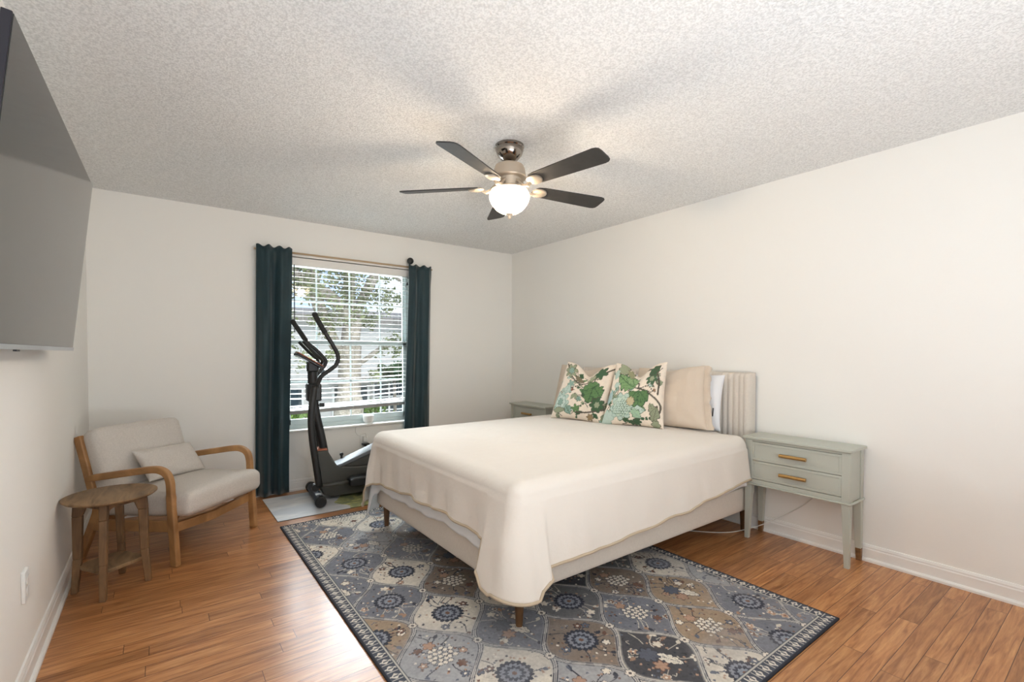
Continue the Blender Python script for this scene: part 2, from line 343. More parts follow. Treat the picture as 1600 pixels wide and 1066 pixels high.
sa.build('upper_sash', 'frame', win, bevel=.002)
sb = MB()
sb.box(ux0, ux1, FY-.004, FY+.02, mz-.026, mz+.016).box(ux0, ux1, FY-.004, FY+.02, WZ0+fw, WZ0+fw+.05).box(ux0, ux0+.03, FY-.004, FY+.02, WZ0+fw, mz).box(ux1-.03, ux1, FY-.004, FY+.02, WZ0+fw, mz)
for x in (1.205, 1.516, 1.822): sb.box(x-.0065, x+.0065, FY+.002, FY+.014, WZ0+fw, mz)
sb.box(ux0, ux1, FY+.002, FY+.014, .965, .983)
sb.build('lower_sash', 'frame', win, bevel=.002)
MB().box(ux0, ux1, FY+.0325, FY+.0355, mz, WZ1-fw).build('pane', 'glass', win)
MB().box(ux0, ux1, FY+.0065, FY+.0095, WZ0+fw, mz).build('pane', 'glass', win)
struct(MB().box(WX0-.0, WX1+.0, YB-.03, YB+.135, WZ0-.02, WZ0).build('trim_1', 'trim', bevel=.005))
# blinds
bl = thing('venetian_blind', 'white horizontal slat blind hanging inside the window behind the exercise machine', 'blind', (0, 0, 0))
BX0, BX1, BY = WX0+.012, WX1-.012, YB+.045
MB().box(BX0-.005, BX1+.005, BY-.036, BY-.028, 2.035, 2.108).build('valance', 'whitepl', bl, bevel=.004)
MB().box(BX0, BX1, BY-.025, BY+.025, 2.06, 2.108).build('head_rail', 'slat', bl)
zs = []; z = 2.03; 
while z > .80: zs.append(z); z -= .0445
zbot = .735
def sag(z, x):      # lower slats lift slightly to the right
    k = max(0, (1.25-z)/.55); u = (x-BX0)/(BX1-BX0); return k*(.030*u*u-.014*math.sin(u*PI))
for i, z in enumerate(zs):
    s = MB(); n = 14; vs = []
    for k in range(n+1):
        x = BX0+(BX1-BX0)*k/n; dz = sag(z, x); c = z+dz; tl = .0004+.0008*math.sin(i*1.7)+.0022*i/28
        vs += [(x, BY-.025, c-tl-.0008), (x, BY, c+.0002), (x, BY+.025, c+tl-.0008), (x, BY+.025, c+tl+.0010), (x, BY, c+.0022), (x, BY-.025, c-tl+.0010)]
    fs = [(k*6+j, k*6+(j+1) % 6, (k+1)*6+(j+1) % 6, (k+1)*6+j) for k in range(n) for j in range(6)]+[(0, 1, 2, 3, 4, 5), tuple(range(n*6, n*6+6))]
    s.add(vs, fs).build('slat', 'slat', bl)
s = MB(); n = 14; vs = []
for k in range(n+1):
    x = BX0+(BX1-BX0)*k/n; c = .700+.028*((x-BX0)/(BX1-BX0))
    vs += [(x, BY-.026, c-.014), (x, BY+.026, c-.008), (x, BY+.026, c+.022), (x, BY-.026, c+.012)]
s.add(vs, [(k*4+j, k*4+(j+1) % 4, (k+1)*4+(j+1) % 4, (k+1)*4+j) for k in range(n) for j in range(4)]+[(0, 1, 2, 3), tuple(range(n*4, n*4+4))]).build('bottom_rail', 'slat', bl)
for i, dz in enumerate((.028, .05)):
    s = MB(); vs = []
    for k in range(15):
        x = BX0+(BX1-BX0)*k/14; c = .700+dz+.028*((x-BX0)/(BX1-BX0))
        vs += [(x, BY-.025, c-.001), (x, BY+.025, c+.006), (x, BY+.025, c+.009), (x, BY-.025, c+.002)]
    s.add(vs, [(k*4+j, k*4+(j+1) % 4, (k+1)*4+(j+1) % 4, (k+1)*4+j) for k in range(14) for j in range(4)]+[(0, 1, 2, 3), tuple(range(14*4, 14*4+4))]).build('slat', 'slat', bl)
for x in (1.06, 1.515, 1.98):
    MB().tube([(x, BY-.0275, 2.06), (x, BY-.0275, .71)], .0012, 6).build('ladder_cord', 'cable', bl)
MB().tube([(.985, BY-.045, 2.04), (.985, BY-.048, 1.43)], .0045, 8).build('tilt_wand', 'black', bl)
MB().lathe([(.0005, .0), (.004, -.004), (.011, -.026), (.012, -.034), (.0005, -.035)], (2.075, BY-.042, 1.985), 14).tube([(2.075, BY-.042, 1.985), (2.075, BY-.042, 2.045)], .001, 6).tube([(2.06, BY-.042, 1.95), (2.06, BY-.042, 2.045)], .001, 6).tube([(2.06, BY-.042, 1.955), (2.06, BY-.042, 1.925)], .003, 6).build('pull_cord', 'black', bl)
# curtains
def curtain(name, x0t, x1t, x0b, x1b, yc, z0, z1, label, folds, ph, seed):
    rs = random.Random(seed); nx, nz = 110, 40; vs = []; fs = []
    for side in (0, 1):
        for j in range(nz+1):
            v = j/nz; z = z0+(z1-z0)*v
            a = x0b+(x0t-x0b)*sm(0, 1, v); c = x1b+(x1t-x1b)*sm(0, 1, v)
            for i in range(nx+1):
                u = i/nx; amp = (.044-.016*v)*(1-.45*sm(.90, .97, v))*(.7+.3*math.sin(u*5+ph))
                w = math.sin(u*folds*2*PI+ph+.5*math.sin(v*2+u*3))+.30*math.sin(u*folds*3.3*PI+ph*2+v*1.2)
                y = yc+amp*w+.006*noise.noise(Vector((u*8, v*5, seed)))
                top = .010*math.sin(u*folds*3*PI+ph)*sm(.97, 1, v)
                vs.append((a+(c-a)*u, y+(.004 if side else 0), z+top))
    N = (nx+1)*(nz+1)
    for j in range(nz):
        for i in range(nx):
            q = j*(nx+1)+i; fs.append((q, q+1, q+nx+2, q+nx+1)); fs.append((N+q, N+q+nx+1, N+q+nx+2, N+q+1))
    per = [i for i in range(nx+1)]+[(j+1)*(nx+1)-1+0 for j in range(1, nz+1)]+[nz*(nx+1)+i for i in range(nx-1, -1, -1)]+[j*(nx+1) for j in range(nz-1, 0, -1)]
    for k in range(len(per)):
        a, c = per[k], per[(k+1) % len(per)]; fs.append((a, N+a, N+c, c))
    o = MB().add(vs, fs).build(name, 'velvet', smooth=True)
    return tag(o, label, 'curtain')
curtain('curtain', .672, .955, .655, .915, 4.515, .012, 2.165, 'dark teal velvet curtain left of the window, beside the upholstered chair', 2.3, .6, 1)
curtain('curtain', 2.055, 2.315, 2.0, 2.29, 4.515, .012, 2.150, 'dark teal velvet curtain right of the window, behind the bed', 2.0, 2.1, 5)
rod = thing('curtain_rod', 'thin tan curtain rod across the top of the window with a black ball end', 'curtain rod', (0, 0, 0))
MB().tube([(.66, 4.565, 2.137), (2.34, 4.565, 2.132)], .0085, 12).build('rod', 'tan', rod, smooth=True)
for br_ in ([(.70, 4.565, 2.137), (.70, YB, 2.137)], [(2.30, 4.565, 2.137), (2.30, YB, 2.137)], [(2.083, 4.565, 2.135), (2.083, 4.55, 2.175)]): MB().tube(br_, .0065, 8).build('bracket', 'black', rod)
MB().sphere((2.083, 4.545, 2.193), .034, 20).tube([(2.083, 4.548, 2.16), (2.083, 4.546, 2.18)], .012, 10).build('ball_finial', 'black', rod, smooth=True)
# pot on sill
pot = MB().lathe([(.0005, .0), (.034, .0), (.036, .012), (.049, .02), (.053, .05), (.052, .078), (.048, .078), (.047, .055), (.0005, .05)], (1.668, YB+.028, WZ0), 32).build('plant_pot', 'whitepl', smooth=True, auto=True)
tag(pot, 'small white round pot standing on the window sill', 'pot')
# wall plates, cords
op = thing('wall_outlet', 'white outlet plate low on the left wall in front of the round side table', 'outlet', (XL, 2.478, .38))
MB().box(0, .012, -.036, .036, -.058, .058).build('cover_plate', 'whitepl', op, bevel=.003)
for dz in (-.021, .021): MB().box(.012, .0145, -.016, .016, dz-.014, dz+.014).build('socket', 'whitepl', op, bevel=.002)
op = thing('wall_outlet', 'white outlet with a plugged in adapter on the wall below the window sill', 'outlet', (1.605, YB, .38))
MB().box(-.036, .036, -.008, 0, -.06, .06).build('cover_plate', 'whitepl', op, bevel=.003)
MB().box(-.012, .03, -.045, -.008, -.002, .05).build('adapter', 'whitepl', op, bevel=.004)
MB().box(-.022, .045, -.06, -.008, -.03, -.018).box(.0, .018, -.055, -.008, -.05, -.03).build('plug', 'black', op, bevel=.003)
tag(MB().tube(bez([(1.53, 4.585, .53), (1.525, 4.58, .48), (1.55, 4.57, .445), (1.585, 4.57, .455), (1.615, 4.56, .46), (1.62, 4.555, .42)], 8), .0028, 8).build('power_cord', 'cable'), 'thin white cord looping on the wall under the window sill', 'cord')
tag(MB().tube(bez([(2.66, 2.6, .004), (2.80, 2.15, .004), (2.98, 1.90, .004), (3.14, 1.74, .004), (3.27, 1.66, .02), (3.355, 1.56, .075), (3.40, 1.45, .16), (3.410, 1.34, .25), (3.412, 1.28, .33), (3.416, 1.27, .40)], 10), .003, 8).build('power_cord', 'cable'), 'white cable running from under the bed up the wall behind the right nightstand', 'cord')
# ------------------------------------------------------------------ television
def television():
    t = thing('television', 'large flat television tilted forward on the left wall', 'television', (0, 0, 0))
    y0, y1 = 1.584, 2.99; zt, zb = 2.035, 1.253; xt, xb = -.24, -.32
    d = Vector((xt-xb, 0, zt-zb)); hgt = d.length; d.normalize(); nrm = Vector((d.z, 0, -d.x)); 
    def P(a, y, c): return Vector((xb-.0142*(2.99-y), y, zb))+d*a+nrm*c      # a up the screen, c out of the screen
    def pl(mb, a0, a1, ya, yb, c0, c1): return mb.hexa([P(a0, ya, c0), P(a0, yb, c0), P(a0, yb, c1), P(a0, ya, c1)], [P(a1, ya, c0), P(a1, yb, c0), P(a1, yb, c1), P(a1, ya, c1)])
    pl(MB(), 0, hgt, y0, y1, -.022, -.002).build('cabinet', 'tvframe', t, bevel=.002)
    m = MB(); pl(m, .016, hgt-.004, y0+.005, y1-.005, -.002, 0); m.build('screen', 'tvscreen', t)
    m = MB(); pl(m, 0, .015, y0, y1, -.004, .003); m.build('lower_bezel', 'tvmetal', t, bevel=.001)
    m = MB(); pl(m, .08, hgt*.72, y0+.12, y1-.32, -.055, -.022); m.build('rear_housing', 'tvframe', t, bevel=.008)
    m = MB(); m.box(XL, XL+.02, 2.02, 2.44, 1.45, 1.85)
    for y in (2.05, 2.41): m.hexa([Vector((XL+.02, y-.01, 1.5)), Vector((XL+.02, y+.01, 1.5)), P(.2, y+.01, -.05), P(.2, y-.01, -.05)], [Vector((XL+.02, y-.01, 1.8)), Vector((XL+.02, y+.01, 1.8)), P(.52, y+.01, -.05), P(.52, y-.01, -.05)])
    m.build('wall_mount', 'black', t)
    m = MB(); pl(m, -.006, .001, 2.01, 2.05, -.012, -.004); m.build('sensor', 'tvframe', t)
television()
# ------------------------------------------------------------------ ceiling fan
def fan():
    t = thing('ceiling_fan', 'five blade ceiling fan with brushed nickel body and lit glass bowl light', 'ceiling fan', (1.632, 2.218, 0))
    MB().lathe([(.0005, H), (.083, H), (.084, H-.012), (.079, H-.018), (.081, H-.026), (.072, H-.052), (.052, H-.076), (.026, H-.090), (.0005, H-.092)], n=48).build('canopy', 'chrome', t, smooth=True, auto=True)
    MB().lathe([(.0005, H-.085), (.018, H-.086), (.02, H-.10), (.02, H-.115), (.0005, H-.12)], n=24).build('down_rod', 'chrome', t, smooth=True)
    MB().lathe([(.0005, 2.336), (.060, 2.334), (.082, 2.322), (.090, 2.300), (.095, 2.268), (.099, 2.258), (.095, 2.252), (.072, 2.249), (.0005, 2.249)], n=56).build('motor_housing', 'nickel', t, smooth=True, auto=True)
    MB().lathe([(.0005, 2.25), (.068, 2.249), (.066, 2.235), (.066, 2.205), (.08, 2.198), (.085, 2.192), (.0005, 2.192)], n=48).build('switch_housing', 'nickel', t, smooth=True, auto=True)
    MB().lathe([(.0005, 2.197), (.085, 2.196), (.104, 2.190), (.107, 2.182), (.101, 2.178), (.0005, 2.178)], n=56).build('light_ring', 'nickel', t, smooth=True, auto=True)
    MB().lathe([(.100, 2.180), (.110, 2.170), (.116, 2.154), (.116, 2.140), (.109, 2.118), (.096, 2.096), (.076, 2.074), (.050, 2.058), (.020, 2.050), (.0005, 2.049)], n=56).build('glass_bowl', 'bowl', t, smooth=True)
    MB().lathe([(.0005, 2.056), (.021, 2.055), (.020, 2.047), (.013, 2.041), (.008, 2.036), (.010, 2.030), (.007, 2.023), (.0005, 2.020)], n=24).build('finial', 'nickel', t, smooth=True)
    zb = 2.205
    for k in range(5):
        a = math.radians(62.5+72*k); tw = math.radians(-13)
        Rz = Matrix.Rotation(a, 4, 'Z'); Rt = Rz @ Matrix.Translation((0, 0, zb)) @ Matrix.Rotation(tw, 4, 'X')
        prof = [(.165, .030), (.18, .042), (.22, .050), (.40, .057), (.55, .062), (.612, .064), (.634, .060), (.646, .050), (.650, .030)]
        pts = prof+[(x, -y) for x, y in prof[::-1]]
        n = len(pts); vs = [Rt @ Vector((x, y, .003)) for x, y in pts]+[Rt @ Vector((x, y, -.003)) for x, y in pts]
        bd = MB().add(vs, [tuple(range(n)), tuple(range(n, 2*n))[::-1]]+[(i, n+i, n+(i+1) % n, (i+1) % n) for i in range(n)]).build('blade', 'blade', t)
        # bracket: arm from body + round medallion under the blade
        m = MB()
        arm = [(.055, 0, 2.238), (.085, 0, 2.215), (.11, 0, 2.190), (.14, 0, 2.180), (.165, 0, 2.192)]
        m.sqtube([Rz @ Vector(p) for p in bez(arm, 5)], .022, .012, Rz.to_3x3() @ Vector((0, 1, 0)))
        el = []
        for s_, zz in ((1, -.004), (1, -.012), (.8, -.017)):
            el += [Rt @ Vector((.195+.048*s_*math.cos(q*PI/12), .040*s_*math.sin(q*PI/12), zz)) for q in range(24)]
        m.add(el, [tuple(range(24)), tuple(range(48, 72))[::-1]]+[(r*24+i, r*24+(i+1) % 24, (r+1)*24+(i+1) % 24, (r+1)*24+i) for r in (0, 1) for i in range(24)])
        m.build('blade_bracket', 'nickel', t, smooth=True, auto=True)
    # pull chain
    m = MB(); 
    l = bpy.data.lights.new('fan_bulb', 'POINT'); l.energy = 24; l.color = (1, .83, .64); l.shadow_soft_size = .045
    o = bpy.data.objects.new('fan_bulb', l); C.objects.link(o); o.location = (1.632, 2.218, 2.118)
    o.visible_camera = True
fan()
# the bowl glows by its own emission; the bulb sits inside and the opal glass lets its light pass
def opal():
    m = M['bowl']; n = m.node_tree.nodes; L = m.node_tree.links; b = n['Principled BSDF']; out = [x for x in n if x.type == 'OUTPUT_MATERIAL'][0]
    tr = n.new('ShaderNodeBsdfTransparent'); tr.inputs['Color'].default_value = (1, .95, .88, 1); mx = n.new('ShaderNodeMixShader'); mx.inputs[0].default_value = .45
    L.new(b.outputs[0], mx.inputs[1]); L.new(tr.outputs[0], mx.inputs[2]); L.new(mx.outputs[0], out.inputs[0])
opal()
# ------------------------------------------------------------------ numpy painter for woven and printed patterns (become colour attributes of the cloth itself)
def vnoise(X, Y, sc, seed, oct=3):
    r = np.random.RandomState(seed); out = 0; amp = 1; tot = 0
    for k in range(oct):
        g = r.rand(64, 64); x = X*sc; y = Y*sc; xi = np.floor(x).astype(int); yi = np.floor(y).astype(int); fx = x-xi; fy = y-yi
        fx = fx*fx*(3-2*fx); fy = fy*fy*(3-2*fy); a = g[xi % 64, yi % 64]; b_ = g[(xi+1) % 64, yi % 64]; c = g[xi % 64, (yi+1) % 64]; d = g[(xi+1) % 64, (yi+1) % 64]
        out = out+amp*((a*(1-fx)+b_*fx)*(1-fy)+(c*(1-fx)+d*fx)*fy); tot += amp; amp *= .5; sc *= 2.03
    return out/tot
class Paint:
    def __init__(s, X, Y, base): s.X, s.Y = X, Y; s.c = np.ones(X.shape+(3,))*np.array(base)
    def put(s, m, col, a=1): m = (np.clip(m, 0, 1)*a)[..., None]; s.c = s.c*(1-m)+np.array(col)*m
    def star(s, cx, cy, R, n, rot, depth, col, out=None, ow=.12, sx=1, sy=1):
        dx = (s.X-cx)/sx; dy = (s.Y-cy)/sy; r = np.hypot(dx, dy); th = np.arctan2(dy, dx)+rot
        e = R*(1-depth+depth*np.abs(np.cos(n*th/2)))
        if out is not None: s.put(r < e*(1+ow), out)
        s.put(r < e, col)
    def leaf(s, cx, cy, L, W, ang, col, out=None, vein=None, lobes=0, ow=.1):
        ca, sa = math.cos(ang), math.sin(ang); a = ((s.X-cx)*ca+(s.Y-cy)*sa)/L; b_ = (-(s.X-cx)*sa+(s.Y-cy)*ca)/W
        ins = (a > 0) & (a < 1); aa = np.clip(a, 0, 1); e = np.sin(PI*aa**.8)
        if lobes: e = e*(.68+.42*np.abs(np.sin(lobes*PI*aa+np.abs(b_)*1.5)))
        if out is not None: s.put(((a > -ow/3) & (a < 1+ow/3)) & (np.abs(b_) < e+ow*1.6), out)
        s.put(ins & (np.abs(b_) < e), col)
        if vein is not None:
            s.put(ins & (np.abs(b_) < .05), vein); f = np.abs(((a*5-np.abs(b_)*1.6) % 1)-.5) < .06; s.put(ins & (np.abs(b_) < e*.8) & f, vein, .6)
    def line(s, pts, w, col, dots=0):
        pts = [np.array(p[:2]) for p in bez([(*p, 0) for p in pts], 6)]
        acc = 0
        for p, q in zip(pts[:-1], pts[1:]):
            d = q-p; l2 = d@d+1e-12; t = np.clip(((s.X-p[0])*d[0]+(s.Y-p[1])*d[1])/l2, 0, 1)
            dist = np.hypot(s.X-p[0]-t*d[0], s.Y-p[1]-t*d[1]); m = dist < w
            if dots: m = m & ((((acc+t*math.sqrt(l2))/dots) % 1) < .55)
            s.put(m, col); acc += math.sqrt(l2)
def colour_attr(me, cols):
    a = me.color_attributes.new('pattern', 'FLOAT_COLOR', 'POINT'); n = len(me.vertices)
    buf = np.ones((n, 4), np.float32); buf[:, :3] = np.asarray(cols, np.float32).reshape(-1, 3)[:n]; a.data.foreach_set('color', buf.ravel())
L_ = lambda *c: np.array(srgb(*c))
# ------------------------------------------------------------------ rug
def rug():
    x0, x1, y0, y1 = .680, 2.545, .842, 3.672; nx, ny = 540, 820; W, Hh = x1-x0, y1-y0
    X, Y = np.meshgrid(np.linspace(0, W, nx), np.linspace(0, Hh, ny), indexing='ij')
    warp = .006; Xw = X+warp*(vnoise(X, Y, 9, 3)-.5); Yw = Y+warp*(vnoise(X, Y, 9, 4)-.5)
    P = Paint(X, Y, L_(150, 148, 148))
    pal = dict(c=L_(214, 206, 193), b=L_(120, 122, 130), g=L_(112, 111, 113), t=L_(136, 123, 112), n=L_(158, 139, 119), d=L_(80, 80, 84), l=L_(164, 164, 166))
    known = {(0, 0): 'c', (1, -1): 'b', (0, -2): 'c', (0, 2): 'c', (-1, -1): 'l', (-1, 1): 'b', (2, 0): 'c', (2, -2): 't', (3, -1): 'g', (4, -2): 'b', (3, -3): 'd', (5, -3): 'n', (4, -4): 'c',
             (6, -2): 'n', (6, -4): 'b', (7, -3): 'b', (7, -1): 'c', (1, 1): 't', (-2, 0): 'n', (-2, 2): 'b', (-1, -3): 'b', (1, -3): 'l', (2, -4): 'c', (-2, -2): 'd', (5, -1): 't', (1, 3): 'b', (-1, 3): 'b', (0, 4): 'l', (-2, 4): 'c', (0, 6): 'c', (-1, 5): 'b', (1, 5): 'c', (-2, 6): 'b', (2, 6): 'b', (2, 4): 't', (3, 5): 'd', (-2, 8): 'c', (0, 8): 'c', (-1, 7): 'c', (1, 7): 'b', (1, 9): 'c', (2, 8): 'c'}
    cw, ch = .18, .2655
    for i in range(-4, 11):
        for j in range(-6, 9+2):
            if (i+j) % 2: continue
            cx, cy = .41+cw*i, 1.13+ch*j
            u = (Xw-cx)/(2*cw); v = (Yw-cy)/(2*ch)
            if (np.abs(u).min() > .6) or (np.abs(v).min() > .6): continue
            wv = .25+.25*np.cos(2*PI*np.clip(v, -.5, .5)); inside = (np.abs(v) <= .5) & (np.abs(u) <= wv)
            if not inside.any(): continue
            xs = np.where(inside.any(1))[0]; ys = np.where(inside.any(0))[0]; sl = (slice(xs[0], xs[-1]+1), slice(ys[0], ys[-1]+1))
            sub = Paint(X[sl], Y[sl], pal['g']); ins = inside[sl]; U = u[sl]; Vv = v[sl]; D = (wv[sl]-np.abs(U))*2*cw
            rs = random.Random(i*31+j*17+5); k = known.get((i, j)) or rs.choice('cbgtdlbn'); base = pal[k]; dark = k in 'dgb'
            sub.c[:] = base*(.9+.2*vnoise(sub.X, sub.Y, 30, i*7+j+99)[..., None])
            ink = L_(64, 66, 76); lt = L_(228, 220, 206); pe = L_(178, 146, 126); br = L_(120, 92, 80); bl_ = L_(104, 109, 122)
            typ = rs.choice([0, 1, 2, 0]); 
            if (i, j) in ((0, 0), (0, -2), (0, 2), (2, -2), (3, -1), (4, -4)): typ = 0
            if (i, j) in ((-1, -1), (5, -3), (1, 1)): typ = 1
            if (i, j) in ((1, -1), (6, -2), (3, -3)): typ = 2
            # side leaves, stems and small blossoms
            for q in range(9):
                an = rs.random()*2*PI; rr = .085+.055*rs.random(); px_, py_ = cx+rr*.95*math.cos(an), cy+rr*1.45*math.sin(an)
                sub.line([(cx+.5*(px_-cx), cy+.5*(py_-cy)), (.5*(cx+px_)+.02*rs.uniform(-1, 1), py_-.3*(py_-cy)), (px_, py_)], .0022, ink if not dark else lt*.7)
                if q % 2: sub.star(px_, py_, .019, 5, rs.random()*6, .45, rs.choice([pe, br, lt, bl_]), ink*.9 if not dark else lt*.8, .22); sub.star(px_, py_, .006, 5, 0, .1, lt if q % 3 else br)
                else: sub.leaf(px_, py_, .035, .010, an+rs.uniform(-1, 1), rs.choice([ink, bl_, br*.9]) if not dark else rs.choice([lt*.8, pe*.8, ink]), None)
            for q in range(52):
                an = rs.random()*2*PI; rr = .06+.10*rs.random(); sub.star(cx+rr*.9*math.cos(an), cy+rr*1.5*math.sin(an), .0065, 4, an, .4, rs.choice([pe, br, ink, lt, bl_]))
            for q in range(12):
                an = rs.random()*2*PI; rr = .07+.09*rs.random(); px_, py_ = cx+rr*.9*math.cos(an), cy+rr*1.5*math.sin(an); c_ = rs.choice([ink, bl_, base*.72]) if not dark else rs.choice([lt*.75, base*1.5, base*.6])
                sub.line([(px_, py_), (px_+.012*math.cos(an+1.2), py_+.012*math.sin(an+1.2)), (px_+.022*math.cos(an+2.2), py_+.022*math.sin(an+2.2))], .0018, c_)
            if typ == 0:
                sub.star(cx, cy, .078, 18, 0, .14, ink if k != 'd' else lt*.7); sub.star(cx, cy, .060, 18, .17, .16, L_(140, 143, 152)); sub.star(cx, cy, .046, 12, 0, .25, ink*1.3)
                sub.star(cx, cy, .030, 10, .3, .3, L_(140, 146, 156)); sub.star(cx, cy, .012, 6, 0, .2, br)
            elif typ == 1:
                for a_ in range(-2, 3):
                    for b2 in range(-2, 3):
                        if abs(a_)+abs(b2) < 4: sub.star(cx+a_*.024+.010*(b2 % 2)+rs.uniform(-.003, .003), cy+b2*.023+rs.uniform(-.003, .003), .011, 5, rs.random(), .35, lt, ink, .28)
                sub.star(cx-.01, cy+.085, .026, 5, .4, .4, pe, br, .15); sub.star(cx+.05, cy-.09, .022, 6, .4, .4, br, ink, .15)
            else:
                sub.leaf(cx+.04, cy-.09, .14, .026, 2.0, lt*.95, ink, ink*1.5, lobes=5); sub.star(cx-.045, cy-.045, .03, 6, .2, .45, pe*.95, br, .2); sub.star(cx-.03, cy+.03, .045, 8, .2, .35, bl_*.8, ink, .1); sub.star(cx+.06, cy+.05, .022, 5, .9, .4, lt*.9, br, .2)
            sub.put(D < .020, base*.55+pal['l']*.45, .8); sub.put(D < .013, ink*1.15 if k != 'd' else lt*.6); sub.put(D < .008, L_(196, 192, 186)); sub.put(D < .0025, L_(120, 120, 124))
            m = ins[..., None]; P.c[sl] = np.where(m, sub.c, P.c[sl])
            for sx_, sy_ in ((cx, cy+ch), (cx, cy-ch)):
                pass
    for i in range(-4, 12):       # small rosettes at the lattice crossings
        for j in range(-6, 11):
            if (i+j) % 2 == 0: continue
            cx, cy = .41+cw*i, 1.13+ch*j
            if -.03 < cx < W+.03 and -.03 < cy < Hh+.03:
                P.star(cx, cy, .021, 6, .5, .4, L_(222, 214, 202), L_(70, 70, 78), .2); P.star(cx, cy, .008, 4, 0, .2, L_(90, 84, 84))
    # worn, faded patches of the pile
    fd = vnoise(X, Y, 2.2, 21, 4); P.put(np.clip((fd-.52)*3, 0, .35), L_(150, 150, 154)); sp = vnoise(X, Y, 120, 8, 2); P.c *= (.84+.32*sp)[..., None]
    # border
    e = np.minimum(np.minimum(X, W-X), np.minimum(Y, Hh-Y)); along = np.where((np.minimum(X, W-X) < np.minimum(Y, Hh-Y)), Y, X)
    ink = L_(82, 86, 96); P.put(e < .072, ink); P.put((e > .062) & (e < .067), L_(190, 186, 178))
    ph = (along/.052) % 1; r = (e-.034)/.022; mk = (np.abs(r) < 1) & ((np.abs(ph-.5) < .19+.13*np.cos(r*4)) | (np.abs(ph-.06) < .035)); P.put(mk, L_(212, 206, 196))
    mk2 = (np.abs(r-.1) < .5) & (np.abs(ph-.5) < .06); P.put(mk2, ink); P.put(e < .008, L_(52, 54, 62))
    Zt = .009+.0006*(sp-.5); vs = np.stack([x0+X, y0+Y, Zt], -1).reshape(-1, 3)
    idx = np.arange(nx*ny).reshape(nx, ny); f = np.stack([idx[:-1, :-1], idx[1:, :-1], idx[1:, 1:], idx[:-1, 1:]], -1).reshape(-1, 4)
    ring = list(idx[:, 0])+list(idx[-1, 1:])+list(idx[-2::-1, -1])+list(idx[0, -2:0:-1]); nb = len(ring); base_i = nx*ny
    bot = vs[ring].copy(); bot[:, 2] = .0005; V = np.vstack([vs, bot]); sidef = [(ring[k], base_i+k, base_i+(k+1) % nb, ring[(k+1) % nb]) for k in range(nb)]
    me = bpy.data.meshes.new('area_rug'); me.from_pydata(V.tolist(), [], f.tolist()+[tuple(int(q) for q in s) for s in sidef]+[tuple(range(base_i, base_i+nb))[::-1]])
    cols = np.vstack([P.c.reshape(-1, 3), np.tile(L_(50, 52, 60), (nb, 1))]); colour_attr(me, cols)
    me.materials.append(vcol_mat('rug_pile', .95, bump=(900, .4, .002))); me.polygons.foreach_set('use_smooth', [True]*len(me.polygons))
    o = bpy.data.objects.new('area_rug', me); C.objects.link(o)
    tag(o, 'grey, blue and cream floral medallion area rug lying under the bed', 'rug')
rug()
